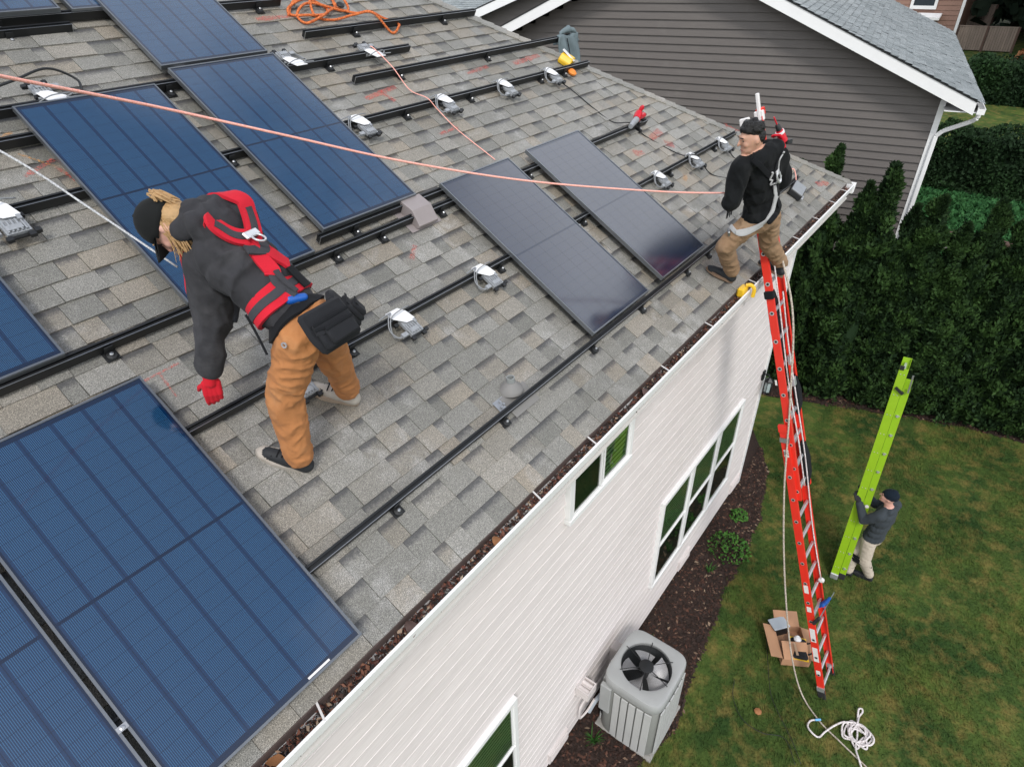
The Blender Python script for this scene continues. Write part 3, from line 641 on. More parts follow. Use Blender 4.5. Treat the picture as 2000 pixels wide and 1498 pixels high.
rail(-2.6, 5.24, 2.022, 'long rail ending under the red and black cordless tool', (-.7, .8, 1.22, 1.84, 3.0, 5.06))
rail(.77, 2.06, 2.150, 'short rail under the lower edge of the panel above the box vent', (1.08, 1.72))
rail(-2.6, 5.36, 3.035, 'long rail carrying the row of four inverters left of the yellow box', (-.9, .72, 2.4, 3.25, 4.4, 4.85))
rail(-2.6, .55, 3.535, 'rail entering from the left edge above the orange chalk marks', (-.9,))
rail(2.22, 5.66, 3.495, 'rail with the grey jacket hung over its far end', (2.75, 4.0))
rail(-2.6, .86, 3.785, 'rail along the upper edge of the panel behind the bending worker', (.75,))
rail(1.70, 3.12, 3.755, 'short rail with two inverters below the orange rope', (2.15,))
rail(2.19, 4.465, 4.12, 'topmost free rail just below the orange rope coil', (2.75, 3.95))
rail(-1.6, .83, 4.61, 'rail along the lower edge of the top left corner panel', (.10,))
rail(-1.4, .52, 4.53, 'low black skirt rail in the top left corner', (.12,), -.028)
rail(1.66, 2.28, 4.57, 'short rail end at the top edge left of the orange rope', (2.05,))

# ================================================================== MICROINVERTERS
def inverter_meshes():
    b = MB(); b.prism([(-.085, .045, .094), (.02, .045, .094), (.055, .0, .094), (.075, -.07, .090), (.062, -.082, .090), (.0, -.075, .090), (-.07, -.01, .092)], (0, 0, .0035)); plate = b
    b = MB(); b.box(-.03, .075, -.165, -.03, .055, .078)
    for i in range(5): b.box(-.022+i*.019, -.014+i*.019, -.16, -.085, .078, .088)
    b.box(.05, .07, -.10, -.07, .078, .094)
    b.box(-.02, .05, -.15, -.12, .082, .090); b.box(-.09, -.045, -.15, -.12, .06, .08); body = b
    b = MB()
    for x, y in ((.065, -.185), (.095, -.17), (-.03, -.185), (.075, -.06), (-.065, -.05)): b.box(x-.014, x+.014, y-.012, y+.012, .058, .078)
    b.box(-.03, .10, -.178, -.165, .05, .062); clips = b
    cab = MB().tube(spline([(-.065, -.135, .07), (-.11, -.13, .06), (-.13, -.06, .07), (-.10, .0, .105), (-.06, .03, .11), (-.16, .025, .10)], 6), .0048, 6)
    cab.tube(spline([(-.08, -.14, .066), (-.125, -.10, .05), (-.09, -.01, .11), (.02, .01, .125), (.10, .02, .10)], 6), .0042, 6)
    return [('heat_shield', plate.mesh('heat_shield', 'white_plastic')), ('housing', body.mesh('housing', 'grey_plastic')), ('connector', clips.mesh('connector', 'black')), ('cable', cab.mesh('cable', 'grey_cable', True))]
INV = inverter_meshes()
def inverter(u, v, label, rz=0.0, sc=1.0, h=0.0):
    root = thing('microinverter', label, 'microinverter', frame_roof(u, v, h, rz) @ Matrix.Scale(sc, 4), 'white plated microinverters on the rails')
    for n, me in INV:
        o = reg(bpy.data.objects.new(n, me), root)
        if n == 'connector': o['kind'] = 'stuff'
inverter(1.86, 3.03, 'microinverter nearest the panel edge in the row of four')
inverter(2.86, 3.03, 'second microinverter of the row of four, right of the thin rope')
inverter(3.74, 3.03, 'third microinverter of the row of four')
inverter(4.55, 3.03, 'microinverter next to the yellow box in the row of four')
inverter(4.46, 1.37, 'first of three microinverters left of the man on the ladder')
inverter(5.29, 1.37, 'second of three microinverters left of the man on the ladder')
inverter(6.10, 1.37, 'third of three microinverters, beside the ladder mans face')
inverter(1.64, 1.37, 'microinverter just left of the loose panels')
inverter(.79, 1.37, 'microinverter on the rail uphill of the vent pipe')
inverter(-.06, 1.37, 'microinverter between the legs of the bending worker')
inverter(-.69, 3.035, 'microinverter cut by the left edge of the picture', 0, 1.15)
inverter(.02, 3.785, 'microinverter above the left panel, behind the black cable', PI)
inverter(1.82, 3.755, 'microinverter at the upper right corner of the middle panel', PI)
inverter(2.64, 3.70, 'microinverter between two short rails below the orange rope', PI)
inverter(.95, 3.84, 'microinverter at the joint of two overlapping panels', PI, .8)
# box on the rail end beside the ladder
root = thing('junction_box', 'black trunk box with knobs lying on the roof behind the ladder man', 'junction box', frame_roof(6.55, .33, 0, .15))
MB().box(-.16, .14, -.10, .07, .02, .085).build('case', 'black', root, bevel=.006); MB().box(-.15, .13, -.09, .06, .085, .095).build('lid', 'grey_plastic', root, bevel=.003)
for x in (-.11, -.05): MB().lathe([(.018, 0), (.018, .025), (.01, .03)], 10, Matrix.Translation((x, -.10, .045)) @ Matrix.Rotation(PI/2, 4, 'X')).build('gland', 'steel', root)
MB().tube(spline([(.10, .05, .07), (.2, .1, .1), (.22, .18, .14), (.12, .2, .1)], 6), .006, 6).build('lead', 'pink_rope', root, smooth=True)
fl_ = thing('flashing_clip', 'galvanised clip with bolts beside the vent pipe', 'bracket', frame_roof(.94, .47))
MB().box(-.05, .05, -.02, .07, .011, .015).build('plate', 'steel', fl_)
for x, y in ((-.02, .01), (.01, .02), (.0, .045)): MB().lathe([(.009, 0), (.009, .012)], 8, Matrix.Translation((x, y, .015))).build('bolt', 'steel', fl_)

# cables and thin ropes lying on the roof
def cable(name, pts, r, mat, label, cat, n=8, seg=7):
    o = MB().tube(spline(pts, n), r, seg).build(name, mat, None, smooth='all'); tag(o, label, cat); return o
cable('black_cable', [S(4.60, 2.90, .05), S(4.72, 2.75, .012), S(4.74, 2.45, .012), S(4.80, 2.2, .012), S(4.88, 2.06, .09), S(5.0, 1.98, .06), S(5.05, 1.9, .012), S(5.2, 1.6, .012), S(5.15, 1.42, .09), S(5.35, 1.33, .10), S(5.42, 1.1, .015), S(5.7, .9, .012), S(6.0, .7, .012)], .006, 'black', 'black cable crossing the shingles between the right hand rails', 'cable')
cable('black_cable', [S(6.12, 1.25, .06), S(6.16, 1.1, .012), S(6.3, .95, .012), S(6.45, .75, .02)], .006, 'black', 'black cable hanging below the inverter beside the ladder mans face', 'cable')
cable('black_cable', [S(-1.2, 3.60, .10), S(-.5, 3.80, .15), S(-.15, 3.90, .16), S(.08, 3.97, .16), S(.22, 3.92, .1), S(.2, 3.82, .09)], .008, 'black', 'black cable over the inverter near the left edge', 'cable')
cable('thin_rope', [S(2.66, 3.80, .095), S(2.67, 3.76, .10), S(2.66, 3.5, .10), S(2.66, 3.25, .05), S(2.68, 3.06, .10), S(2.72, 2.95, .06), S(2.76, 2.7, .02), S(2.81, 2.35, .02), S(2.82, 2.27, .02)], .0042, 'pink_rope', 'thin salmon rope running down the shingles to the loose panels', 'rope')
cs = [(2.27, 4.42), (2.33, 4.50), (2.55, 4.56), (2.72, 4.48), (2.62, 4.36), (2.40, 4.34), (2.30, 4.44), (2.48, 4.60), (2.78, 4.62), (2.86, 4.50), (2.70, 4.40), (2.52, 4.30), (2.36, 4.30), (2.34, 4.40), (2.55, 4.50), (2.90, 4.40), (2.98, 4.52), (2.92, 4.60), (2.84, 4.48), (2.95, 4.33), (3.10, 4.30), (3.24, 4.25), (3.30, 4.12), (3.26, 4.05), (3.16, 4.03), (3.02, 4.18), (2.90, 4.28), (2.66, 4.30), (2.5, 4.36), (2.62, 4.60), (2.72, 4.75)]
cable('orange_rope', [S(u, v, .02+.022*((i*7) % 3)+(.09 if 3.0 < u < 3.3 and 4.09 < v < 4.2 else 0)) for i, (u, v) in enumerate(cs)], .0115, 'orange_rope', 'loose coil of orange rope on the shingles at the top edge', 'rope', 8, 8)
o = MB().lathe([(.01, 0), (.035, .005), (.04, .02), (.02, .035), (.008, .037)], 12).build('rope_grab', 'black', None, smooth=True, mw=frame_roof(2.86, 4.44, .045)); tag(o, 'black rope grab lying on the orange rope', 'rope grab')

# yellow box, orange tool, jacket, red tool
yb = thing('yellow_box', 'yellow case with white paper on the hip under the grey jacket', 'case', frame_roof(5.09, 3.17, .0, .3))
MB().prism([(-.10, -.08, .01), (.12, -.08, .01), (.13, -.08, .05), (.05, -.08, .10), (-.06, -.08, .11), (-.11, -.08, .06)], (0, .15, .0)).build('shell', 'yellow', yb, bevel=.01); MB().bar((.0, -.09, .085), (.0, .08, .125), .09, .012, (.3, 0, 1)).build('paper', 'white_plastic', yb)
o = MB().lathe([(.02, 0), (.05, .01), (.055, .03), (.03, .05)], 12).build('orange_puck', 'orange', None, smooth=True, mw=frame_roof(4.98, 2.985, .012)); tag(o, 'small orange plastic puck on the shingles under the rail end', 'puck')
# jacket draped over the rail end
jv = []; nx, ny = 22, 30; ju = 5.50; w = .40
J0 = S(ju, 3.495, .088)
def jpt(a, c):
    s_ = (c-.62)*.62; x = (a-.5)*w*(1+.25*abs(s_)*1.3); fold = .034*math.sin(a*14+c*3)+.018*math.sin(a*29-c*5)
    if abs(s_) < .03: off = V((0, s_, .004))
    elif s_ < 0: k = -s_-.03; off = V((0, -.032-.06*k+fold*min(1, k*8)*.6, -k*.96))
    else: k = s_-.03; off = V((0, .032+.03*k+fold*min(1, k*8), -k*.55))
    return J0+V((x+.02*math.sin(c*9), 0, 0)) + V((0, off.y, off.z)) + V((.05*off.z*(-1 if a > .5 else 1), 0, .012*math.sin(a*9)))
b = MB(); b.add([jpt(i/(nx-1), j/(ny-1)*.95) for j in range(ny) for i in range(nx)], [(j*nx+i, j*nx+i+1, (j+1)*nx+i+1, (j+1)*nx+i) for j in range(ny-1) for i in range(nx-1)])
jk = thing('jacket', 'blue grey work jacket draped over the rail end above the yellow box', 'jacket', J0); o = b.build('cloth', 'jacket', jk, smooth='all', world=True); sm = o.modifiers.new('thick', 'SOLIDIFY'); sm.thickness = .012
b = MB()
b.tube([J0+V((-.15+.30*i/12, .02*math.sin(i), .012+.045*math.sin(PI*i/12)+.006*math.sin(i*2.1))) for i in range(13)], [.014+.022*math.sin(PI*i/12) for i in range(13)], 10); b.build('collar', 'jacket', jk, smooth='all', world=True)
b = MB(); b.tube([J0+V((-.08+.02*math.sin(i*.5), -.045-.01*i, -.03-.05*i)) for i in range(7)], .006, 6); b.build('zip_seam', 'black_cloth', jk, world=True)
rt_ = thing('cordless_tool', 'red and black cordless tool lying on the rail end', 'power tool', frame_roof(4.98, 2.03, .088, .25) @ Matrix.Scale(1.15, 4))
MB().tube([(-.20, .01, .035), (-.12, .01, .04), (-.02, .01, .045)], [.022, .026, .032], 10).build('barrel', 'grey_plastic', rt_, smooth=True)
MB().tube([(-.03, .01, .045), (.03, .02, .06), (.06, .03, .08)], [.036, .040, .03], 10).build('motor_housing', 'red_tool', rt_, smooth=True)
MB().tube([(.03, .0, .05), (.10, -.01, .035), (.17, -.015, .03)], [.022, .022, .026], 8).build('handle', 'red_tool', rt_, smooth=True)
MB().box(.0, .045, -.05, .03, -.035, .03).build('battery', 'black', rt_, bevel=.006); MB().box(.10, .24, -.035, .015, -.02, .028).build('guard', 'black', rt_, bevel=.006); MB().lathe([(.02, 0), (.022, .03), (.012, .05)], 10, Matrix.Translation((.075, .03, .09))).build('knob', 'red_tool', rt_, smooth=True)

# ================================================================== NEIGHBOUR HOUSE
NB = Matrix.Translation((13.2, -.32, 0)) @ Matrix.Rotation(math.radians(10), 4, 'Z')   # local x: away, y: along the gable wall
nh = thing('neighbour_house', 'charcoal lap sided house with white rake boards and pale shingle roof', 'house', Matrix.Translation((13.2, -.32, GZ)))
def npart(b, name, mats, parent=nh, **k):
    for i, q in enumerate(b.v): b.v[i] = tuple(NB @ V(q))
    return b.build(name, mats, parent, world=True, **k)
SL = .435; PK = 5.45; ZK = .16+PK*SL            # rake underside: z = .16 + y*SL up to the peak
def zr_(y): return .16 + SL*(y if y < PK else 2*PK-y)
NW = 2*PK; DEP = 11.2
nwall = npart(MB().prism([(.02, 0, GZ), (.02, NW, GZ), (.02, NW, .12), (.02, PK, ZK-.02), (.02, 0, .12)], (DEP-.2, 0, 0)), 'wall', 'dark_siding')
z = GZ+.05; ex = .1475
while z < ZK:
    y0 = max(.0, (z-.10)/SL); y1 = NW-y0
    if y1-y0 > .1: npart(MB().prism([(-.028, y0, z), (.018, y0, z), (.018, y0, z+ex+.012), (.008, y0, z+ex+.012)], (0, y1-y0, 0)), 'siding_board', 'dark_siding', nwall)
    z += ex
npart(MB().box(-.03, .05, -.03, .07, GZ, .12), 'corner_board', 'trim')
OV = .45
def slope_pt(x, y, t): return (x, y, zr_(y)+t)
# rake boards
for sgn in (0, 1):
    ya, yb_ = (-.45, PK) if sgn == 0 else (NW+.45, PK)
    b = MB(); b.add([(-OV, ya, zr_(-.45)+.0), (-OV, yb_, zr_(PK)), (-OV, yb_, zr_(PK)+.21), (-OV, ya, zr_(-.45)+.21), (-OV+.03, ya, zr_(-.45)), (-OV+.03, yb_, zr_(PK)), (-OV+.03, yb_, zr_(PK)+.21), (-OV+.03, ya, zr_(-.45)+.21)], [(0, 1, 2, 3), (7, 6, 5, 4), (0, 4, 5, 1), (3, 2, 6, 7), (0, 3, 7, 4)])
    npart(b, 'rake_board', 'trim')
    b = MB(); b.add([(-OV+.03, ya, zr_(-.45)+.05), (-OV+.03, yb_, zr_(PK)+.05), (.02, yb_, zr_(PK)+.05), (.02, ya, zr_(-.45)+.05)], [(0, 1, 2, 3)]); npart(b, 'soffit', 'dark_siding', fixn=False)
    b = MB(); b.add([(-OV-.012, ya, zr_(-.45)+.212), (-OV-.012, yb_, zr_(PK)+.212), (-OV-.012, yb_, zr_(PK)+.235), (-OV-.012, ya, zr_(-.45)+.235), (-OV+.1, ya, zr_(-.45)+.212), (-OV+.1, yb_, zr_(PK)+.212)], [(0, 1, 2, 3), (0, 4, 5, 1)]); npart(b, 'drip_edge', 'black', fixn=False)
# roof slope towards the lawn, course by course
def far_roof(p00, pu, pv, nlen, ncourse, name, parent, clip=None):      # p00 eave corner, pu along eave (unit), pv up slope (unit)
    AV, AF, AT = [], [], []; nn = pu.cross(pv).normalized(); r = random.Random(3); e = .142
    if nn.z < 0: nn = -nn
    for c in range(ncourse):
        s0 = -r.uniform(0, .3)
        while s0 < nlen:
            w = r.uniform(.18, .36); a0, a1 = max(0, s0), min(nlen, s0+w); s0 += w
            if a1-a0 < .01 or (clip and not clip((a0+a1)/2, c*e)): continue
            k = len(AV); q = [p00+pu*a0+pv*c*e, p00+pu*a1+pv*c*e, p00+pu*a1+pv*(c+1.08)*e, p00+pu*a0+pv*(c+1.08)*e]; h0 = r.uniform(.012, .024)
            AV += [q[0]+nn*h0, q[1]+nn*h0, q[2]+nn*.001, q[3]+nn*.001, q[0]-nn*.004, q[1]-nn*.004]; AF += [(k, k+1, k+2, k+3), (k+4, k+5, k+1, k)]; tt = r.random(); bd = 1 if r.random() < .4 else 0
            AT += [(tt, r.random()*.5, 0, 1)]*2+[(tt, .2, bd*.8, 1)]*2+[(tt, 0, 0, 1)]*2
    me = bpy.data.meshes.new(name); me.from_pydata([tuple(q) for q in AV], [], AF); me.materials.append(MAT['shingle_far']); set_tone(me, AT)
    o = reg(bpy.data.objects.new(name, me), parent, None, True); o['kind'] = 'stuff'; return o
R3 = NB.to_3x3(); ex_, ey_ = R3 @ V((1, 0, 0)), R3 @ V((0, 1, 0))
pv_ = (ey_ + V((0, 0, SL))).normalized(); slen = (PK+.5)*math.sqrt(1+SL*SL)
far_roof(NB @ V((-OV-.015, -.575, zr_(-.575)+.24)), ex_, pv_, DEP+OV, int(slen/.142), 'roof_shingles', nh)
b = MB(); b.add([(-OV, -.5, zr_(-.5)+.225), (DEP-.02, -.5, zr_(-.5)+.225), (DEP-.02, PK, zr_(PK)+.225), (-OV, PK, zr_(PK)+.225), (DEP-.02, NW+.5, zr_(-.5)+.225), (-OV, NW+.5, zr_(-.5)+.225)], [(0, 1, 2, 3), (3, 2, 4, 5)]); o = npart(b, 'roof', 'shingle_far', fixn=False); set_tone(o.data, [(.4, .2, 0, 1)]*6)
npart(MB().prism([(DEP-.03, 0, GZ), (DEP-.03, NW, GZ), (DEP-.03, NW, .3), (DEP-.03, PK, ZK+.15), (DEP-.03, 0, .3)], (.03, 0, 0)), 'back_wall', 'dark_siding')
# gutter and downspout
ge = zr_(-.5)+.15
b = MB().prism([(-OV, y, z) for y, z in [(-.50, ge), (-.50, ge-.11), (-.58, ge-.11), (-.625, ge-.02), (-.61, ge-.02), (-.575, ge-.10), (-.508, ge-.10), (-.508, ge)]], (DEP+OV, 0, 0)); b.box(-OV-.004, -OV+.002, -.62, -.50, ge-.112, ge-.018); npart(b, 'gutter', 'trim')
npart(MB().box(-OV+.03, DEP, -.5, .0, zr_(-.45)+.03, zr_(-.45)+.045), 'eave_soffit', 'trim')
dsp = [(-.28, -.56, ge-.11), (-.28, -.56, ge-.20), (-.22, -.50, ge-.27), (-.08, -.12, ge-.50), (-.06, -.04, ge-.60), (-.06, -.035, -2.0), (-.06, -.035, GZ+.1)]
b = MB()
for p0, p1 in zip(dsp[:-1], dsp[1:]): b.bar(p0, p1, .075, .06, (1, 0, .01))
npart(b, 'downspout', 'trim', bevel=.01)
# rear wing: second gable further back, and the roof behind it
def wz(y): return 1.56-.35*(y-9.67)
b = MB().prism([(1.92, 7.0, GZ), (1.92, 12.9, GZ), (1.92, 12.9, wz(12.9)), (1.92, 7.0, wz(7.0))], (6, 0, 0)); wing = npart(b, 'wing_wall', 'dark_siding')
z = -1.0
while z < 2.3:
    y1 = min(12.85, 9.67+(1.56-z)/.35-.03)
    if y1 > 7.2: npart(MB().prism([(1.885, 7.0, z), (1.93, 7.0, z), (1.93, 7.0, z+ex+.01), (1.912, 7.0, z+ex+.01)], (0, y1-7.0, 0)), 'siding_board', 'dark_siding', wing)
    z += ex
b = MB(); ya, za, yb2, zb2 = 13.4, wz(13.4), 6.0, wz(6.0)
b.add([(1.5, ya, za), (1.5, yb2, zb2), (1.5, yb2, zb2+.20), (1.5, ya, za+.20), (1.53, ya, za), (1.53, yb2, zb2), (1.53, yb2, zb2+.20), (1.53, ya, za+.20)], [(0, 1, 2, 3), (7, 6, 5, 4), (0, 4, 5, 1), (3, 2, 6, 7)]); npart(b, 'wing_rake_board', 'trim')
b = MB(); b.add([(1.49, ya, za+.202), (1.49, yb2, zb2+.202), (1.49, yb2, zb2+.23), (1.49, ya, za+.23)], [(0, 1, 2, 3)]); npart(b, 'wing_drip_edge', 'black', fixn=False)
b = MB(); b.add([(1.5, ya, za+.21), (1.5, yb2, zb2+.21), (8, yb2, zb2+.21), (8, ya, za+.21)], [(0, 1, 2, 3)]); o = npart(b, 'wing_roof', 'shingle_far', fixn=False); set_tone(o.data, [(.4, .2, 0, 1)]*4)
# pale roof seen beyond the hip
bh = thing('distant_roofed_house', 'pale grey shingled roof seen past the hip at the top edge', 'house', V((24, 20, GZ)))
far_roof(V((20, 13.5, -1.8)), V((-.35, .94, 0)).normalized(), (V((.94, .35, 0))+V((0, 0, .5))).normalized(), 16, 46, 'roof_shingles', bh)
MB().prism([(20.3, 13.4, GZ), (14.8, 28.4, GZ), (24, 31.6, GZ), (29.4, 16.6, GZ)], (0, 0, 3.4)).build('wall', 'dark_siding', bh, world=True)

# ================================================================== BROWN HOUSE, FENCES, FAR YARD
br = thing('brown_house', 'brown lap sided house far behind the charcoal house', 'house', V((53, 4, ground_z(53))))
gzb = ground_z(53)
bw = MB().box(53.05, 60, 4.0, 15, gzb, 4.0).build('wall', 'brown_siding', br, world=True)
z = gzb+.05
while z < 3.9:
    MB().prism([(53.0, 4.05, z), (53.06, 4.05, z), (53.06, 4.05, z+.29), (53.035, 4.05, z+.29)], (0, 10.9, 0)).build('siding_board', 'brown_siding', bw, world=True); z += .278
MB().box(52.93, 53.1, 3.9, 4.06, gzb, 4.0).build('corner_board', 'trim', br, world=True)
b = MB(); b.box(52.9, 53.0, 5.45, 7.0, -1.35, -1.15); b.box(52.9, 53.0, 5.45, 5.62, -1.15, .8); b.box(52.9, 53.0, 6.83, 7.0, -1.15, .8); wi = b.build('window', 'trim', br, world=True); MB().box(52.96, 52.99, 5.62, 6.83, -1.15, .8).build('pane', 'screen', wi, world=True)
# pent roof with copper gutter in front of it
b = MB().prism([(52.2, 5.0, -1.9), (52.9, 5.0, -1.7), (52.9, 5.0, -1.55), (52.2, 5.0, -1.75)], (0, 3.2, 0)); b.build('pent_roof', 'trim', br, world=True)

def fence(x, y0, y1, h, label, npan, z0):
    root = thing('board_fence', label, 'fence', V((x, y0, z0)), 'weathered board fences')
    wd_ = (y1-y0)/npan
    for i in range(npan):
        nb_ = 11; 
        for j in range(nb_):
            a = y0+i*wd_+.09+j*(wd_-.14)/nb_; hh = h+random.uniform(-.02, .02)
            MB().box(x, x+.03, a, a+(wd_-.14)/nb_-.012, z0+.08, z0+hh).build('board', 'fence', root, world=True)
        MB().box(x-.02, x+.05, y0+i*wd_+.05, y0+(i+1)*wd_-.03, z0+h, z0+h+.06).build('cap_rail', 'fence', root, world=True)
    for i in range(npan+1): MB().box(x-.06, x+.08, y0+i*wd_-.04, y0+i*wd_+.08, z0-.3, z0+h+.05).build('post', 'post', root, world=True)
fence(53.1, .55, 3.85, 1.40, 'weathered two panel board fence beside the brown house', 2, ground_z(53.1))
fence(58.5, 2.5, 6.5, 1.45, 'weathered board fence further back behind the first fence', 2, ground_z(58.5)+.5)

def leaf_cloud(name, pts, nrm, size, mat, parent=None, world=True, up=.6, tone=None, asp=(.28, .5)):
    n = len(pts); pts = np.asarray(pts); nrm = np.asarray(nrm)
    d = rng.normal(size=(n, 3))*.7 + np.array([0, 0, up]) + nrm*.35; d /= np.linalg.norm(d, axis=1, keepdims=True)
    s_ = np.cross(d, nrm + rng.normal(size=(n, 3))*.6); s_ /= np.linalg.norm(s_, axis=1, keepdims=True)+1e-9
    L_ = rng.uniform(size[0], size[1], n)[:, None]; W_ = L_*rng.uniform(*asp, n)[:, None]
    v = np.stack([pts, pts+d*L_*.5+s_*W_, pts+d*L_, pts+d*L_*.5-s_*W_], 1).reshape(-1, 3)
    tn = (rng.random(n) if tone is None else tone)
    return np_mesh(name, v, np.arange(4*n).reshape(-1, 4), mat, np.repeat(tn, 4), parent, False, world)

# arborvitae: one mesh variant per shape, then copies
def arbor_variant(seed, H, R_):
    r = np.random.default_rng(seed); n = 30000
    t_ = r.random(n)**.85; 
    def rad(t, a): return R_*np.minimum(1, (1-t)**.72*1.6+.02)*(.80+.16*np.sin(a*3+t*5+seed)+.12*np.sin(a*7-t*17)+.10*np.sin(t*40+a*2))
    a = r.uniform(0, 2*PI, n); dep = 1-.42*r.random(n)**2
    rr = rad(t_, a)*dep; z = t_*H
    pts = np.stack([rr*np.cos(a), rr*np.sin(a), z+.05], 1); nr = np.stack([np.cos(a), np.sin(a), np.full(n, .25)], 1)
    cl = np.array([noise.noise(V((float(q[0])*4.5+seed, float(q[1])*4.5, float(q[2])*3.5))) for q in pts]); pts = pts+nr*(cl*.20)[:, None]
    core = MB(); prof = [(max(.01, float(rad(np.array([t]), np.array([0.]))[0])*.62), t*H+.05) for t in np.linspace(0, .97, 14)]; core.lathe(prof, 12)
    return pts, nr, np.clip(cl*1.3+.25+r.normal(0, .25, n), 0, 1), core
ARB = []
for sd, H_, R_ in ((1, 4.7, .50), (2, 4.2, .44), (3, 4.5, .47)):
    pts, nr, tn, core = arbor_variant(sd, H_, R_)
    ARB.append((H_, pts, nr, tn, core))
arb_me = {}
def arborvitae(x, y, ztop, rz, var, label, rs=1.0):
    H_, pts, nr, tn, core = ARB[var]; sc = (ztop-GZ)/H_
    root = thing('arborvitae', label, 'tree', Matrix.Translation((x, y, GZ)) @ Matrix.Rotation(rz, 4, 'Z') @ Matrix.Diagonal((rs, rs, sc, 1)), 'arborvitae hedge trees along the lawn')
    if var not in arb_me:
        a = leaf_cloud('crown', pts, nr, (.05, .13), 'arbor', None, False, 1.3, tn, (.16, .30)).data
        c_ = core.mesh('crown_core', 'arbor', True); tr = MB().tube([(0, 0, -.1), (0, 0, 1.5), (.02, 0, H_*.8)], [.07, .06, .02], 8).mesh('trunk', 'bark')
        o_ = [q for q in bpy.data.objects if q.data == a][0]; bpy.data.objects.remove(o_); arb_me[var] = (a, c_, tr)
    a, c_, tr = arb_me[var]
    cr = reg(bpy.data.objects.new('crown', a), root); reg(bpy.data.objects.new('inner_foliage', c_), cr); reg(bpy.data.objects.new('trunk', tr), root)
AT_ = [(11.0, 2.2, -.9, 1), (11.1, 1.45, -.85, 0), (11.2, .83, -.55, 2), (11.25, .20, -1.1, 1), (11.3, -.08, -.72, 0), (11.45, -.62, -1.4, 1), (11.5, -.98, -1.2, 2), (11.6, -1.44, -1.62, 1), (11.75, -1.80, -1.15, 0), (11.85, -2.35, -.95, 2), (11.95, -2.95, -1.2, 1), (12.05, -3.5, -.9, 0), (12.1, -4.1, -1.1, 2), (12.2, -4.8, -1.0, 1), (12.3, -5.5, -1.0, 0)]
NM = ['arborvitae hidden behind the roof corner', 'arborvitae furthest left behind the house corner', 'slender arborvitae whose tip rises beside the gutter corner', 'low arborvitae just right of the gutter corner', 'tall pointed arborvitae in front of the charcoal wall', 'short arborvitae at the foot of the white downspout', 'rounded arborvitae right of the white downspout', 'low arborvitae in the gap showing the far bed stones', 'arborvitae left of the tallest one at the right edge', 'tall arborvitae at the right edge of the picture', 'arborvitae cut off by the right edge above the lime ladder', 'arborvitae at the right edge of the lawn', 'arborvitae low at the right edge behind the lawn', 'arborvitae just outside the right edge', 'last arborvitae of the row outside the picture']
for i, ((x, y, zt, vr), lb) in enumerate(zip(AT_, NM)):
    if i in (0, 14): continue
    arborvitae(x, y, zt, i*1.3, vr, lb, 1.0+.12*math.sin(i*2.1))

def box_hedge(x0, x1, y0, y1, z0, z1, label, n, size, mat='hedge'):
    root = thing('clipped_hedge', label, 'hedge', V(((x0+x1)/2, (y0+y1)/2, z0)), 'clipped hedges beyond the neighbour house')
    q = rng.random((n, 3)); face = rng.random(n); P = np.stack([x0+q[:, 0]*(x1-x0), y0+q[:, 1]*(y1-y0), z0+q[:, 2]*(z1-z0)], 1); nr = np.zeros((n, 3))
    top = face < .45; P[top, 2] = z1-.2*rng.random(top.sum())**2; nr[top, 2] = 1
    fr = (face >= .45) & (face < .85); P[fr, 0] = x0+.25*rng.random(fr.sum())**2; nr[fr, 0] = -1
    sd = face >= .85; P[sd, 1] = y1-.2*rng.random(sd.sum()); nr[sd, 1] = 1
    cl = np.array([noise.noise(V((float(a)*.9, float(b)*.9, float(c)*.9))) for a, b, c in P]); P += nr*(cl*.35)[:, None]
    cr = leaf_cloud('foliage', P, nr, size, mat, root, True, .5, np.clip(cl+.3+rng.normal(0, .2, n), 0, 1))
    MB().box(x0+.25, x1-.2, y0, y1-.25, z0, z1-.25).build('inner_foliage', mat, cr, world=True)
    MB().tube([((x0+x1)/2, (y0+y1)/2, z0-.2), ((x0+x1)/2, (y0+y1)/2, z1-.6)], .08, 6).build('stem', 'bark', root, world=True)
box_hedge(25.6, 27.6, -9, .6, ground_z(26)-.1, -3.1, 'long clipped dark hedge between the two small lawns', 26000, (.06, .16))
box_hedge(39.2, 43.5, -7, 1.55, ground_z(40)-.1, -2.65, 'big rounded dark hedge below the board fence', 18000, (.09, .22))
# ground cover
N = 26000; gx = rng.uniform(19.5, 26.2, N); gy = rng.uniform(-5, 1.2, N); pz = np.array([ground_z(x) for x in gx])+.06*rng.random(N); nr = np.zeros((N, 3)); nr[:, 2] = 1
o = leaf_cloud('ground_cover', np.stack([gx, gy, pz], 1), nr, (.10, .22), 'cover', None, True, .8); tag(o, 'bluish green ground cover below the clipped hedge', 'ground cover', None, 'stuff')
for x, y, s_, lb in ((20.6, -.95, .30, 'pale stone left of the gap in the hedge row'), (20.9, -1.28, .24, 'pale stone in the gap between two hedge trees')):
    b = MB(); b.lathe([(s_*.6, 0), (s_, .1), (s_*.9, .3), (s_*.4, .38)], 7); o = b.build('bed_stone', 'concrete', None, bevel=.03, mw=Matrix.Translation((x, y, ground_z(x))) @ Matrix.Rotation(x*7, 4, 'Z')); tag(o, lb, 'stone', 'stones of the far bed')
o = MB().box(21.2, 21.5, -2.6, -.9, ground_z(21), ground_z(21)+.3).build('bed_timber', 'post'); tag(o, 'dark timber edging of the far bed behind the hedge trees', 'timber edging')
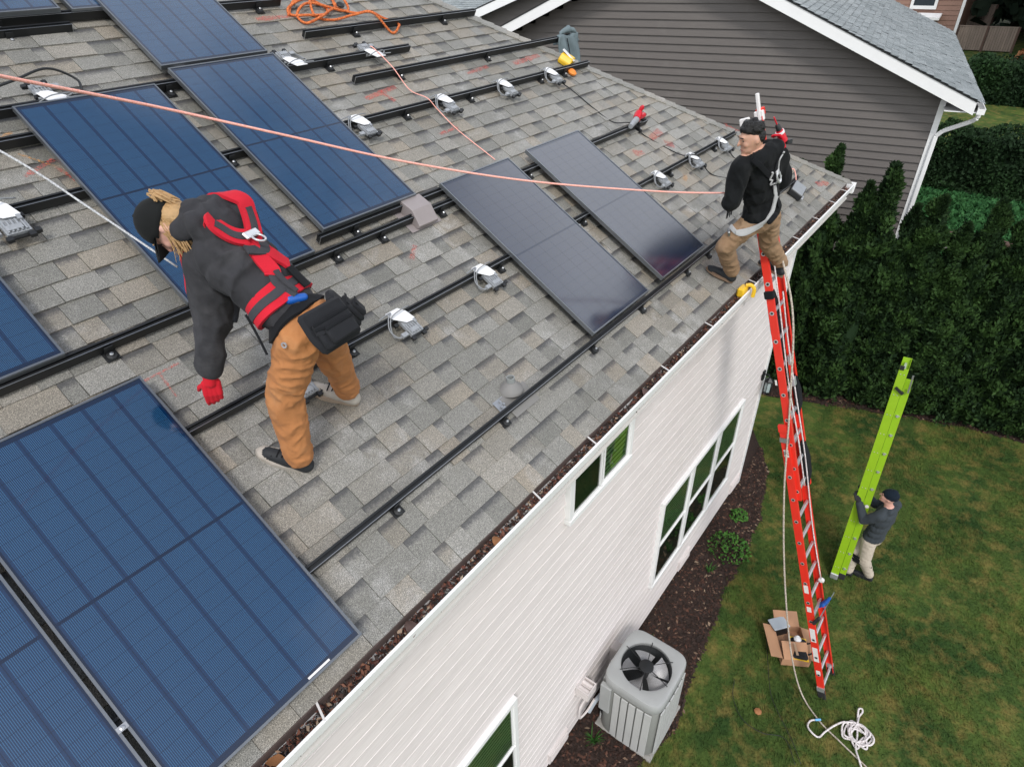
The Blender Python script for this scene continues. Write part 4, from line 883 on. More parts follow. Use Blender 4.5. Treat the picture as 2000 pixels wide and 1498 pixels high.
# far trees; unseen ones right of the view are added to darken panel reflections
def conifer(x, y, h, r_, seed, label):
    g_ = np.random.default_rng(seed); z0 = ground_z(x); root = thing('conifer_tree', label, 'tree', V((x, y, z0)), 'tall dark trees behind the fences')
    MB().tube([(x, y, z0-.2), (x+.1, y, z0+h*.5), (x, y, z0+h*.97)], [r_*.11, r_*.07, .03], 8).build('trunk', 'bark', root, world=True)
    n = 9000; t_ = g_.random(n)**.8*.93+.05; a = g_.uniform(0, 2*PI, n); tier = .72+.28*np.abs(np.sin(t_*34+np.sin(a*3)*1.2)); rr = r_*(1-t_)**.8*tier*g_.random(n)**.45
    P = np.stack([x+rr*np.cos(a), y+rr*np.sin(a), z0+t_*h-rr*.22], 1); nr = np.stack([np.cos(a), np.sin(a), np.full(n, .1)], 1)
    cr = leaf_cloud('crown', P, nr, (.6, 1.5), 'conifer', root, True, .1)
    MB().lathe([(max(.05, r_*.66*(1-t)**.8), z0+h*t) for t in np.linspace(.06, .96, 10)], 10, Matrix.Translation((x, y, 0))).build('inner_foliage', 'conifer', cr, world=True)
CN = ['dark conifer just right of the brown house', 'dark conifer behind the far board fence', 'dark conifer in the top right corner', 'tall conifer added unseen beyond the top right corner', 'tall conifer added unseen beyond the right edge', 'dark conifer hidden above the brown house', 'broad conifer added unseen far right of the fence', 'conifer added unseen just outside the right edge behind the small lawns', 'conifer added unseen well outside the right edge']
for i, (x, y, h, r_) in enumerate([(64, 5.0, 30, 5.2), (62, 1.0, 30, 5.6), (58, -2.6, 30, 5.4), (42, -7.5, 30, 5.0), (40, -12, 34, 5.6), (72, 11.0, 32, 5.6), (41, -17.0, 36, 5.8), (46, -10, 34, 5.6), (39, -21.5, 34, 5.6)]): conifer(x, y, h, r_, 20+i, CN[i])
# rust coloured plant at the right edge, shrubs in the bed
def shrub(x, y, z0, r_, h, n, size, mat, name, label, cat='shrub', group=None):
    root = thing(name, label, cat, V((x, y, z0)), group); a = rng.uniform(0, 2*PI, n); rr = r_*np.sqrt(rng.random(n)); hz = h*(1-(rr/r_)**2)*(.55+.45*rng.random(n))
    P = np.stack([x+rr*np.cos(a), y+rr*np.sin(a), z0+hz], 1); nr = np.stack([np.cos(a)*.4, np.sin(a)*.4, np.ones(n)], 1)
    leaf_cloud('leaves', P, nr, size, mat, root, True, .2)
    b = MB()
    for k in range(7): b.tube([(x, y, z0-.02), (x+r_*.5*math.cos(k), y+r_*.5*math.sin(k), z0+h*.6)], .006+r_*.01, 5)
    b.build('stems', 'bark', root, world=True)
shrub(44.5, -.55, ground_z(44), .9, 1.7, 700, (.2, .4), 'rust_leaf', 'rust_plant', 'rust brown leafless looking plant at the right edge below the fence')
shrub(6.62, .02, GZ+.02, .15, .14, 170, (.03, .06), 'shrub', 'leafy_shrub', 'small bright green shrub in the bed nearest the house corner', 'shrub', 'shrubs in the bark bed')
shrub(5.85, -.10, GZ+.02, .34, .20, 420, (.03, .06), 'shrub', 'leafy_shrub', 'larger bright green shrub in the bed below the row of windows', 'shrub', 'shrubs in the bark bed')
def tuft(x, y, n, h, label):
    b = MB()
    for k in range(n):
        a = random.uniform(0, 2*PI); l = h*random.uniform(.6, 1.1); p0 = V((x+random.gauss(0, .02), y+random.gauss(0, .02), GZ+.02)); d = V((math.cos(a)*.5, math.sin(a)*.5, 1)).normalized(); s_ = V((-math.sin(a), math.cos(a), 0))*.007
        b.add([p0-s_, p0+s_, p0+d*l*.6+s_*.8, p0+d*l*.6-s_*.8, p0+d*l+V((math.cos(a), math.sin(a), -.5))*l*.2], [(0, 1, 2, 3), (3, 2, 4)])
    o = b.build('grass_tuft', 'shrub', None, fixn=False); tag(o, label, 'plant', 'grassy plants in the bark bed')
tuft(1.95, .06, 26, .22, 'grassy tuft in the bark left of the air conditioner'); tuft(3.42, .12, 9, .30, 'thin grassy plant in the bark behind the air conditioner'); tuft(5.25, -.05, 16, .16, 'grassy tuft in the bark beside the larger shrub')

# ================================================================== AIR CONDITIONER
ACX, ACY = 2.545, -.225; ax, ay = .415, .375; zb, zt = GZ+.05, -4.335
ac = thing('air_conditioner', 'grey outdoor air conditioning unit with fan grille beside the cream wall', 'air conditioner', V((ACX, ACY, GZ+.06)))
def sq(t, k=1.0, e=.36):
    c, s_ = math.cos(t), math.sin(t); return (ACX+math.copysign(abs(c)**e, c)*ax*k, ACY+math.copysign(abs(s_)**e, s_)*ay*k)
NS = 64; ring = [i*2*PI/NS for i in range(NS)]
o = MB().box(ACX-.40, ACX+.45, ACY-.38, ACY+.40, GZ-.05, GZ+.045).build('concrete_pad', 'concrete', None, bevel=.01); tag(o, 'thin concrete pad under the air conditioning unit', 'pad')
b = MB(); prof = [(zb, .955), (zb+.02, .97), (zt-.16, .97), (zt-.15, .955)]
b.add([(*sq(t, k), z) for z, k in prof for t in ring], [(i*NS+j, i*NS+(j+1) % NS, (i+1)*NS+(j+1) % NS, (i+1)*NS+j) for i in range(3) for j in range(NS)]); b.build('cabinet', 'ac_dark', ac, world=True, smooth=True)
b = MB(); rf = .295; prof = [(zt-.15, .985), (zt-.14, 1.0), (zt-.03, 1.0), (zt-.006, .975), (zt, .94)]
vs = [(*sq(t, k), z) for z, k in prof for t in ring] + [(ACX+(rf+.03)*math.cos(t), ACY+(rf+.03)*math.sin(t), zt+.004) for t in ring] + [(ACX+rf*math.cos(t), ACY+rf*math.sin(t), zt-.004) for t in ring] + [(ACX+rf*math.cos(t), ACY+rf*math.sin(t), zt-.13) for t in ring]
b.add(vs, [(i*NS+j, i*NS+(j+1) % NS, (i+1)*NS+(j+1) % NS, (i+1)*NS+j) for i in range(7) for j in range(NS)]); b.build('top_cover', 'ac', ac, world=True, smooth=True)
MB().lathe([(rf-.003, zt-.03), (rf-.003, zt-.5), (.001, zt-.5)], 32, Matrix.Translation((ACX, ACY, 0)), cap=False).build('fan_shroud', 'ac_in', ac, world=True)
for side in range(2):                                        # louvre panels on the two visible faces and the two behind
    for sg in (-1, 1):
        for k in range(6):
            t0, t1 = -.78+k*.26, -.78+k*.26+.215
            def fp(t, kk):
                a = t*ax if side == 0 else t*ay; bow = .025*(1-t*t)
                return (ACX+a, ACY+sg*(ay*.965+bow-.012+kk)) if side == 0 else (ACX+sg*(ax*.965+bow-.012+kk), ACY+a)
            q = [(*fp(t0, .0), zb+.04), (*fp(t1, .0), zb+.04), (*fp(t1, .0), zt-.17), (*fp(t0, .0), zt-.17)]; nrm = V((0, sg, 0)) if side == 0 else V((sg, 0, 0))
            if side == 1 and sg == -1 and k > 4: continue
            MB().prism(q, nrm*.016).build('louvre_panel', 'ac_panel', ac, world=True, bevel=.003)
MB().box(ACX-ax-.012, ACX-ax+.05, ACY+.22, ACY+.36, zb+.45, zt-.155).build('service_panel', 'ac', ac, world=True, bevel=.008)
hub = MB().lathe([(.085, zt-.012), (.085, zt+.008), (.07, zt+.014)], 24, Matrix.Translation((ACX, ACY, 0))); hub.lathe([(.045, zt-.20), (.045, zt-.012)], 16, Matrix.Translation((ACX, ACY, 0))); hub.build('motor', 'black', ac, world=True, smooth=True)
for k in range(5):
    a0 = k*2*PI/5+.5; b = MB(); n1 = 6; vs = []
    for i in range(n1):
        r_ = .05+(.275-.05)*i/(n1-1); wd_ = .36+.20*i/(n1-1)
        for j in range(5): a = a0+(j/4-.5)*wd_*1.7; vs.append((ACX+r_*math.cos(a), ACY+r_*math.sin(a), zt-.13+(j/4-.5)*.09))
    b.add(vs, [(i*5+j, i*5+j+1, (i+1)*5+j+1, (i+1)*5+j) for i in range(n1-1) for j in range(4)]); b.build('fan_blade', 'fan', ac, world=True, smooth='all', fixn=False)
for k in range(6):
    a = k*PI/3+.25; MB().tube([(ACX+.08*math.cos(a), ACY+.08*math.sin(a), zt+.006), (ACX+.2*math.cos(a), ACY+.2*math.sin(a), zt+.014), (ACX+(rf+.025)*math.cos(a), ACY+(rf+.025)*math.sin(a), zt+.010)], .005, 6).build('guard_spoke', 'black', ac, world=True)
b = MB()
for k in range(22):
    r_ = .09+k*.0096; b.tube([(ACX+r_*math.cos(t), ACY+r_*math.sin(t), zt+.008) for t in ring[::2]]+[(ACX+r_, ACY, zt+.008)], .0011, 4, cap=False)
o = b.build('guard_wire', 'black', ac, world=True, fixn=False); o['kind'] = 'stuff'

# ================================================================== RED EXTENSION LADDER
LX, LY, LA = 4.213, -2.022, 1.2340
ld = V((0, math.cos(LA), math.sin(LA))); lnrm = V((0, -math.sin(LA), math.cos(LA)))       # outward (climber side)
def LP(s_, dx=0.0, dn=0.0): return V((LX+dx, LY, GZ)) + ld*s_ + lnrm*dn
lad = thing('extension_ladder', 'red fibreglass extension ladder leaning on the gutter', 'ladder', V((LX, LY, GZ)))
def lrail(name, dx, sg, s0, s1, dn, dep=.082):
    b = MB(); b.bar(LP(s0, dx, dn), LP(s1, dx, dn), .005, dep, lnrm)
    for e in (-1, 1): b.bar(LP(s0, dx+sg*.016, dn+e*(dep/2-.003)), LP(s1, dx+sg*.016, dn+e*(dep/2-.003)), .030, .0055, lnrm)
    return b.build(name, 'red_fiber', lad, world=True)
WB, WF = .415, .355
bl = lrail('base_rail', 0, 1, .06, 4.12, 0); brr = lrail('base_rail', WB, -1, .06, 4.12, 0)
fo = (WB-WF)/2; FN = -.045
fl1 = lrail('fly_rail', fo, 1, 3.15, 7.2, FN+.09, .07); fl2 = lrail('fly_rail', fo+WF, -1, 3.15, 7.2, FN+.09, .07)
hole = MB().lathe([(.0125, 0), (.0125, .004)], 12).mesh('rung_hole', 'black'); ringm = MB().lathe([(.022, 0), (.022, .003), (.013, .003), (.013, 0)], 12, cap=False).mesh('rung_ferrule', 'alu')
def rung(s_, x0, x1, dn, railo):
    b = MB(); b.bar(LP(s_, x0+.004, dn), LP(s_, x1-.004, dn), .034, .030, lnrm); b.build('rung', 'alu', lad, world=True, bevel=.006)
    mw = Matrix.Translation(LP(s_, x0-.0026, dn)) @ Matrix.Rotation(-PI/2, 4, 'Y')
    o = bpy.data.objects.new('rung_ferrule', ringm); COL.objects.link(o); o.parent = railo; o.matrix_parent_inverse = MW[railo.name].inverted(); o.matrix_basis = mw
    # ferrules hang on the rail in world coordinates
    o2 = bpy.data.objects.new('rung_hole', hole); COL.objects.link(o2); o2.parent = railo; o2.matrix_parent_inverse = MW[railo.name].inverted(); o2.matrix_basis = mw
for k in range(14): rung(.12+.305*k, 0, WB, 0, bl)
for k in range(13): rung(3.27+.305*k, fo, fo+WF, FN+.09, fl1)
for dx in (0, WB):
    b = MB().bar(LP(-.01, dx, 0), LP(.16, dx, 0), .03, .095, lnrm); b.build('foot', 'rubber', lad, world=True, bevel=.006)
    MB().bar(LP(.13, dx, 0), LP(.2, dx, 0), .034, .088, lnrm).build('foot_bracket', 'alu', lad, world=True)
    MB().bar(LP(4.06, dx, 0), LP(4.14, dx, 0), .036, .088, lnrm).build('rail_cap', 'red_fiber', lad, world=True); MB().bar(LP(3.93, dx, 0), LP(3.985, dx, .006), .04, .095, lnrm).build('guide_bracket', 'steel', lad, world=True)
for dx in (fo, fo+WF):
    MB().bar(LP(7.16, dx, FN+.09), LP(7.25, dx, FN+.09), .045, .085, lnrm).build('end_cap', 'sticker', lad, world=True, bevel=.008)
MB().bar(LP(7.05, fo+WF-.01, FN+.09), LP(7.40, fo+WF-.01, FN+.10), .035, .03, lnrm).build('extension_post', 'sticker', lad, world=True, bevel=.006); MB().bar(LP(7.2, fo+WF+.04, FN+.09), LP(7.27, fo+WF+.04, FN+.09), .09, .06, lnrm).build('top_bracket', 'red_fiber', lad, world=True, bevel=.008)
for s0, s1, wv in ((.42, .50, .05), (.66, .90, .062), (1.0, 1.22, .062), (1.50, 1.58, .05), (1.80, 1.92, .05), (3.74, 3.83, .05), (4.62, 4.68, .02)):
    MB().bar(LP(s0, -.0035, 0 if s1 < 4 else .0), LP(s1, -.0035, 0), .002, wv, lnrm).build('sticker', 'sticker', lad, world=True)
def text_mesh(txt, size, name, mat, parent, mw):
    cu = bpy.data.curves.new(name, 'FONT'); cu.body = txt; cu.size = size; cu.align_x = 'CENTER'; cu.align_y = 'CENTER'; ob = bpy.data.objects.new(name, cu); COL.objects.link(ob)
    me = bpy.data.meshes.new_from_object(ob.evaluated_get(bpy.context.evaluated_depsgraph_get())); bpy.data.objects.remove(ob); me.materials.clear(); me.materials.append(MAT[mat])
    o = bpy.data.objects.new(name, me); COL.objects.link(o); o.parent = parent; o.matrix_parent_inverse = MW[parent.name].inverted(); o.matrix_basis = mw; return o
mtx = Matrix((-lnrm, ld, V((-1, 0, 0)))).transposed().to_4x4(); mtx.translation = LP(3.785, -.0050, 0)
text_mesh('28', .06, 'size_number', 'black', lad, mtx)
MB().tube(spline([LP(7.0, .20, .10), LP(6.2, .13, .10), LP(5.4, .10, .10), LP(4.6, .09, .09), LP(3.9, .12, .10), LP(3.3, .12, .10)], 6), .007, 7).build('haul_rope', 'white_rope', lad, world=True, smooth='all')
MB().tube(spline([LP(5.55, .24, .10), LP(5.0, .20, .10), LP(4.4, .22, .10), LP(3.6, .25, .10), LP(2.6, .30, .06), LP(1.75, .34, .06)], 6), .007, 7).build('haul_rope', 'white_rope', lad, world=True, smooth='all')
for s_ in (4.55, 4.80): MB().bar(LP(s_-.05, .23, .09), LP(s_+.05, .23, .09), .06, .04, lnrm).build('rung_lock', 'alu', lad, world=True, bevel=.006)
MB().lathe([(.02, -.02), (.035, -.012), (.035, .012), (.02, .02)], 12, Matrix.Translation(LP(1.72, .35, .06)) @ Matrix.Rotation(PI/2, 4, 'Y')).build('rope_cleat', 'sticker', lad, world=True)
# strap round the left rail, black cloth pads on the ladder, yellow gutter hook
o = MB().bar(LP(5.56, fo, FN+.09), LP(5.64, fo, FN+.09), .055, .09, lnrm).build('black_strap', 'black_cloth', None, bevel=.008); tag(o, 'black strap wrapped round the ladder rail below the gutter', 'strap')
for c, hh, wv, lb in ((5.15, .42, .26, 'black cloth pad on the ladder just below the gutter'), (4.33, .24, .10, 'black cloth pad on the right side of the ladder at mid height'), (3.45, .30, .12, 'lowest black cloth pad on the right side of the ladder')):
    b = MB(); cx = .27 if c > 5 else .36; n = 10; dn_ = .0 if c > 5 else .085
    poly = [LP(c-hh, cx-.06, dn_), LP(c-hh*.5, cx+wv*.35, dn_+.02), LP(c+hh*.2, cx+wv*.55, dn_+.02), LP(c+hh, cx+wv*.15, dn_), LP(c+hh*.9, cx-wv*.4, dn_-.0), LP(c, cx-wv*.45, dn_+.0)]
    b.prism(poly, lnrm*-.05); o = b.build('cloth_pad', 'black_cloth', None, bevel=.015); tag(o, lb, 'pad', 'black pads tied to the ladder')
yh = thing('gutter_hook', 'yellow plastic hook clipped over the gutter beside the red ladder', 'hook', V((4.0, LIPY, LIPZ)))
b = MB(); b.tube(spline([(4.05, LIPY-.035, LIPZ-.05), (4.05, LIPY-.035, LIPZ+.03), (4.04, LIPY+.0, LIPZ+.065), (4.02, LIPY+.04, LIPZ+.06)], 6), .019, 8); b.build('hook', 'yellow', yh, world=True, smooth=True)
MB().box(3.93, 4.06, LIPY+.02, LIPY+.09, LIPZ-.04, LIPZ+.055).build('jaw', 'yellow', yh, world=True, bevel=.015)
# blue clamp on the right rail near the bottom
ck = thing('bar_clamp', 'blue bar clamp fixed across the lower ladder rungs', 'clamp', LP(1.42, .2, .08)); cB = LP(1.42, .2, .08)
MB().bar(cB+V((-.22, -.02, .02)), cB+V((.40, -.06, -.10)), .012, .022).build('bar', 'steel', ck, world=True); MB().bar(cB+V((-.02, .0, .05)), cB+V((.24, -.04, -.06)), .035, .05).build('grip', 'blue', ck, world=True, bevel=.01)
MB().bar(cB+V((.18, -.03, -.03)), cB+V((.13, .04, -.17)), .04, .045).build('jaw', 'blue', ck, world=True, bevel=.01); MB().bar(cB+V((-.20, -.02, .04)), cB+V((-.24, .02, -.08)), .04, .04).build('fixed_jaw', 'black', ck, world=True, bevel=.01)

# ================================================================== ROPES, BOX
cable('long_rope', [LP(6.3, .16, .11), (4.28, -.434, -.279), (4.24, -.63, -1.14), (4.19, -.77, -1.883), (4.16, -.87, -2.418), (4.14, -1.063, -3.279), (4.11, -1.316, -4.211), (4.09, -1.557, -4.949), (4.056, -1.80, -5.44), (3.869, -2.083, -5.485), (3.762, -2.355, -5.485), (3.648, -2.673, -5.485), (3.5, -3.1, -5.485)], .010, 'beige_rope', 'long beige rope hanging from the ladder to the lawn', 'rope', 8, 7)
r2 = random.Random(4); pts = [(3.87, -2.06), (3.80, -1.99), (3.70, -1.98), (3.64, -2.05), (3.66, -2.13), (3.76, -2.17), (3.90, -2.24), (4.02, -2.33), (4.03, -2.42)]
for k in range(46):
    a = k*1.02+r2.uniform(-.3, .3); rr = .055+.125*r2.random(); pts.append((3.96+rr*math.cos(a)*1.1, -2.50+rr*math.sin(a)))
pts += [(4.10, -2.46), (4.22, -2.46), (4.30, -2.48), (4.33, -2.46), (4.29, -2.43), (4.20, -2.45), (3.95, -2.5), (3.78, -2.52), (3.66, -2.58), (3.5, -2.7), (3.3, -2.85)]
cable('white_rope_pile', [(x, y, GZ+.03+.012*((i*5) % 4)) for i, (x, y) in enumerate(pts)], .0115, 'white_rope', 'tangled pile of thick white rope on the lawn', 'rope', 6, 7)
o = MB().tube([(3.885, -2.085, GZ+.045), (3.84, -2.03, GZ+.045)], .0135, 8).build('rope_tape', 'light_blue'); tag(o, 'light blue tape wrapped round the white rope end', 'tape')
cable('garden_wire', [(4.75, -1.08, GZ+.02), (4.597, -1.149, GZ+.06), (4.02, -1.384, GZ+.06), (3.8, -1.5, GZ+.05), (3.625, -1.651, GZ+.06), (3.406, -1.881, GZ+.05), (3.2, -2.05, GZ+.05)], .004, 'black', 'thin black wire on the lawn left of the long rope', 'wire')
cable('garden_wire', [(3.75, -1.02, GZ+.05), (3.5, -1.1, GZ+.05), (3.3, -1.3, GZ+.05), (3.28, -1.55, GZ+.05), (3.38, -1.8, GZ+.05), (3.15, -2.0, GZ+.05)], .004, 'black', 'thin black wire nearest the air conditioner on the lawn', 'wire')
cable('lifeline', [(-1.3, 1.05, 2.52), (-.862, 1.242, 2.329), (-.218, 1.434, 2.087), (.332, 1.379, 1.868), (1.06, 1.218, 1.579), (1.923, .893, 1.295), (2.989, .424, 1.023), (3.60, .09, .908), (3.80, -.05, .885)], .0068, 'pink_rope', 'salmon lifeline rope stretched across the picture to the ladder man', 'rope')
cable('safety_cord', [(-1.2, 2.05, 2.45), (-.753, 1.776, 1.967), (-.558, 1.61, 1.687), (-.40, 1.32, 1.42)], .0050, 'cord', 'thin pale cord running from the left edge to the bending worker', 'cord')

bx = thing('cardboard_box', 'open brown cardboard box with flaps on the lawn behind the ladder', 'box', Matrix.Translation((4.66, -1.46, GZ+.02)) @ Matrix.Rotation(.55, 4, 'Z') @ Matrix.Scale(.80, 4))
w_, d_, h_ = .33, .23, .17
for n, x0, x1, y0, y1 in (('side', -w_, w_, -d_, -d_+.006), ('side', -w_, w_, d_-.006, d_), ('side', -w_, -w_+.006, -d_+.006, d_-.006), ('side', w_-.006, w_, -d_+.006, d_-.006)): MB().box(x0, x1, y0, y1, .006, h_).build('side', 'cardboard', bx)
MB().box(-w_, w_, -d_, d_, 0, .006).build('base', 'cardboard', bx)
def flap(M4, a, b_): MB().box(-a, a, 0, b_, 0, .005, M4).build('flap', 'cardboard', bx)
T_ = Matrix.Translation
flap(T_((0, d_, h_)) @ Matrix.Rotation(math.radians(12), 4, 'X'), w_*.95, .20); flap(T_((0, -d_, h_)) @ Matrix.Rotation(PI, 4, 'Z') @ Matrix.Rotation(math.radians(-20), 4, 'X'), w_*.95, .20)
flap(T_((-w_, 0, h_)) @ Matrix.Rotation(PI/2, 4, 'Z') @ Matrix.Rotation(math.radians(160), 4, 'X'), d_*.9, .30); flap(T_((w_, 0, h_)) @ Matrix.Rotation(-PI/2, 4, 'Z') @ Matrix.Rotation(math.radians(20), 4, 'X'), d_*.9, .26)
MB().box(-.3, -.05, -.02, .02, .2665, .268).build('tape_strip', 'tape', bx)
tb = thing('tool_bag', 'black tool bag with yellow trim stuffed in the cardboard box', 'tool bag', Matrix.Translation((4.62, -1.57, GZ+.06)) @ Matrix.Rotation(.4, 4, 'Z') @ Matrix.Scale(.85, 4))
MB().box(-.19, .19, -.12, .12, 0, .16).build('bag_body', 'bag', tb, bevel=.03); MB().box(-.205, .205, -.125, .125, .11, .122).build('trim_band', 'yellow', tb); MB().tube([(-.1, -.12, .15), (-.09, -.17, .2), (0, -.19, .22), (.09, -.17, .2), (.1, -.12, .15)], .014, 7).build('handle', 'bag', tb, smooth=True)
MB().lathe([(.05, 0), (.06, .04), (.03, .09)], 10, Matrix.Translation((.12, .03, .16))).build('white_cloth', 'white_plastic', tb, smooth=True)
gc = thing('grey_case', 'pale grey flat case leaning on the cardboard box', 'case', Matrix.Translation((4.83, -1.22, GZ+.02)) @ Matrix.Rotation(.9, 4, 'Z') @ Matrix.Scale(.8, 4))
MB().box(-.11, .11, -.15, .15, 0, .20).build('shell', 'black', gc, bevel=.015); MB().box(-.115, .115, -.155, .155, .20, .225).build('lid', 'grey_case', gc, bevel=.01)
for x, y, lb in ((3.52, -1.42, 'dry brown leaf on the lawn beside the thin wire'),):
    o = MB().lathe([(.01, 0), (.045, .012), (.05, .03), (.015, .045)], 7).build('lawn_debris', 'rust_leaf' if 'leaf' in lb else 'concrete', None, bevel=.004, mw=Matrix.Translation((x, y, GZ+.015))); tag(o, lb, 'leaf')

# ================================================================== LIME LADDER HELD BY THE MAN ON THE LAWN
G0, G1 = V((6.275, -1.650, GZ+.03)), V((6.72, -1.485, -1.93)); gd = (G1-G0).normalized(); GL = (G1-G0).length
gw = V((1, .04, -.12)); gw = (gw-gd*gw.dot(gd)).normalized(); gn = gd.cross(gw).normalized()          # gw: rung direction (away), gn: rail depth
if gn.y < 0: gn = -gn
lg = thing('lime_ladder', 'closed lime green fibreglass ladder held upright on the lawn', 'ladder', G0)
def GP(s_, a, c): return G0+gd*s_+gw*a+gn*c
for a, sg in ((0, 1), (.42, -1)):
    for c0, wdt, s0, s1, off in ((.035, .105, .05, GL, 0), (-.065, .085, .05, GL-.28, .035)):
        b = MB(); b.bar(GP(s0, a+off*sg, c0), GP(s1, a+off*sg, c0), .006, wdt, gn)
        for e in (-1, 1): b.bar(GP(s0, a+off*sg+sg*.016, c0+e*(wdt/2-.003)), GP(s1, a+off*sg+sg*.016, c0+e*(wdt/2-.003)), .032, .006, gn)
        b.build('side_rail', 'lime', lg, world=True)
riv = MB().lathe([(.008, 0), (.006, .004)], 8).mesh('rivet', 'alu'); mrv = Matrix((gn, gd, -gw)).transposed().to_4x4()
for k in range(12):
    s_ = .2+k*.30
    for c0 in (.035, -.065):
        if c0 < 0 and s_ > GL-.4: continue
        MB().bar(GP(s_, .01, c0), GP(s_, .41, c0), .028, .028, gd).build('rung', 'alu', lg, world=True)
        for e in (-.02, .02):
            o = bpy.data.objects.new('rivet', riv); COL.objects.link(o); o.parent = lg; o.matrix_parent_inverse = MW[lg.name].inverted(); mm = mrv.copy(); mm.translation = GP(s_, -.0035 if c0 > 0 else .031, c0+e); o.matrix_basis = mm
MB().bar(GP(-.03, 0, .035), GP(.07, 0, .035), .05, .11, gn).build('foot', 'alu', lg, world=True, bevel=.008); MB().bar(GP(-.02, .05, -.065), GP(.09, .05, -.065), .05, .09, gn).build('foot', 'rubber', lg, world=True, bevel=.008)
MB().bar(GP(GL-.02, 0, .06), GP(GL+.03, 0, .06), .03, .05, gn).build('end_cap', 'black', lg, world=True); MB().bar(GP(GL-.34, -.01, -.04), GP(GL-.27, -.01, .06), .05, .03, gn).build('lock_bracket', 'black', lg, world=True); MB().bar(GP(GL-.31, -.008, -.09), GP(GL-.06, -.008, -.085), .02, .02, gn).build('lock_arm', 'steel', lg, world=True)
MB().lathe([(.026, 0), (.026, .006), (.012, .006)], 12, Matrix.Translation(GP(1.42, -.006, -.075)) @ mrv.to_3x3().to_4x4()).build('badge', 'sticker', lg, world=True)

# ================================================================== PEOPLE
MAT['hoodie_grey'] = cloth('charcoal_hoodie', (0.040, 0.040, 0.044), .4, (0.085, 0.083, 0.087), 8)
MAT['pants_tan'] = cloth('tan_orange_work_trousers', (0.47, 0.20, 0.075), .2, (0.56, 0.30, 0.14), 7)
MAT['pants_khaki'] = cloth('khaki_trousers', (0.30, 0.19, 0.11), .25, (0.40, 0.28, 0.18), 7)
MAT['pants_beige'] = cloth('beige_trousers', (0.55, 0.48, 0.39), .15, None, 7)
MAT['hoodie_black'] = cloth('black_hoodie', (0.0075, 0.0085, 0.0095), .35, (0.018, 0.019, 0.02), 8)
MAT['hoodie_slate'] = cloth('slate_fleece', (0.045, 0.055, 0.063), .3, None, 7)
MAT['plaid'] = cloth('brown_plaid_shirt', (0.26, 0.13, 0.055), .5, None, 40)
MAT['skin'] = plain('skin', (0.52, 0.29, 0.20), .5, 0, .12, 22); MAT['skin'].node_tree.nodes['Principled BSDF'].inputs['Subsurface Weight'].default_value = .1
MAT['skin_pale'] = plain('reddish_skin', (0.60, 0.33, 0.26), .5, 0, .12, 22)
MAT['blond'] = plain('blond_hair', (0.44, 0.27, 0.12), .5, 0, .35, 45, bump=.6)
MAT['black_hair'] = plain('black_hair', (0.006, 0.0055, 0.005), .45, 0, .4, 60, bump=.8)
MAT['cap_black'] = cloth('black_cap', (0.011, 0.012, 0.012), .3)
MAT['beanie'] = cloth('navy_beanie', (0.007, 0.014, 0.024), .3, None, 9, 120)
MAT['red_pad'] = cloth('red_harness_pad', (0.60, 0.018, 0.035), .15, None, 12)
MAT['web_grey'] = cloth('grey_webbing', (0.055, 0.055, 0.062), .2, None, 40)
MAT['web_white'] = cloth('pale_grey_webbing', (0.50, 0.50, 0.50), .12, None, 40)
MAT['red_glove'] = cloth('red_glove', (0.62, 0.016, 0.03), .15, None, 30)
MAT['dark_glove'] = cloth('dark_glove', (0.03, 0.031, 0.034), .3, None, 30)
MAT['shoe_black'] = plain('black_shoe', (0.014, 0.016, 0.019), .7, 0, .25, 30)
MAT['shoe_tan'] = plain('tan_sole', (0.36, 0.28, 0.21), .8, 0, .2, 30)
MAT['shoe_grey'] = plain('stone_shoe', (0.42, 0.38, 0.33), .8, 0, .2, 30)
MAT['dark_sole'] = plain('brown_sole', (0.20, 0.13, 0.085), .8, 0, .2, 30)
MAT['mouth'] = plain('lip', (0.30, 0.10, 0.085), .5, 0, .1, 20)

def n3(v): return V(v).normalized()
def cap_mesh(p0, p1, r0, r1, n=14):
    p0, p1 = V(p0), V(p1); d = p1-p0; L_ = max(d.length, 1e-6); d = d/L_; s_ = d.orthogonal().normalized(); t_ = d.cross(s_); vs = []; rows = []
    for i in range(5): a = -PI/2+PI/2*i/4; rows.append((p0+d*r0*math.sin(a), r0*math.cos(a)))
    for i in range(5): a = PI/2*i/4; rows.append((p1+d*r1*math.sin(a), r1*math.cos(a)))
    for c, r in rows: vs += [c+(s_*math.cos(2*PI*j/n)+t_*math.sin(2*PI*j/n))*max(r, 1e-4) for j in range(n)]
    k = len(rows); fs = [(i*n+j, i*n+(j+1) % n, (i+1)*n+(j+1) % n, (i+1)*n+j) for i in range(k-1) for j in range(n)]+[tuple(range(n-1, -1, -1)), tuple((k-1)*n+j for j in range(n))]
    return vs, fs
def ell_mesh(c, ax3, n=16, m=10):
    c = V(c); vs = []; 
    for i in range(m+1):
        a = -PI/2+PI*i/m; r = max(math.cos(a), 1e-3)
        vs += [c+ax3[0]*(r*math.cos(2*PI*j/n))+ax3[1]*(r*math.sin(2*PI*j/n))+ax3[2]*math.sin(a) for j in range(n)]
    return vs, [(i*n+j, i*n+(j+1) % n, (i+1)*n+(j+1) % n, (i+1)*n+j) for i in range(m) for j in range(n)]+[tuple(range(n-1, -1, -1)), tuple(m*n+j for j in range(n))]
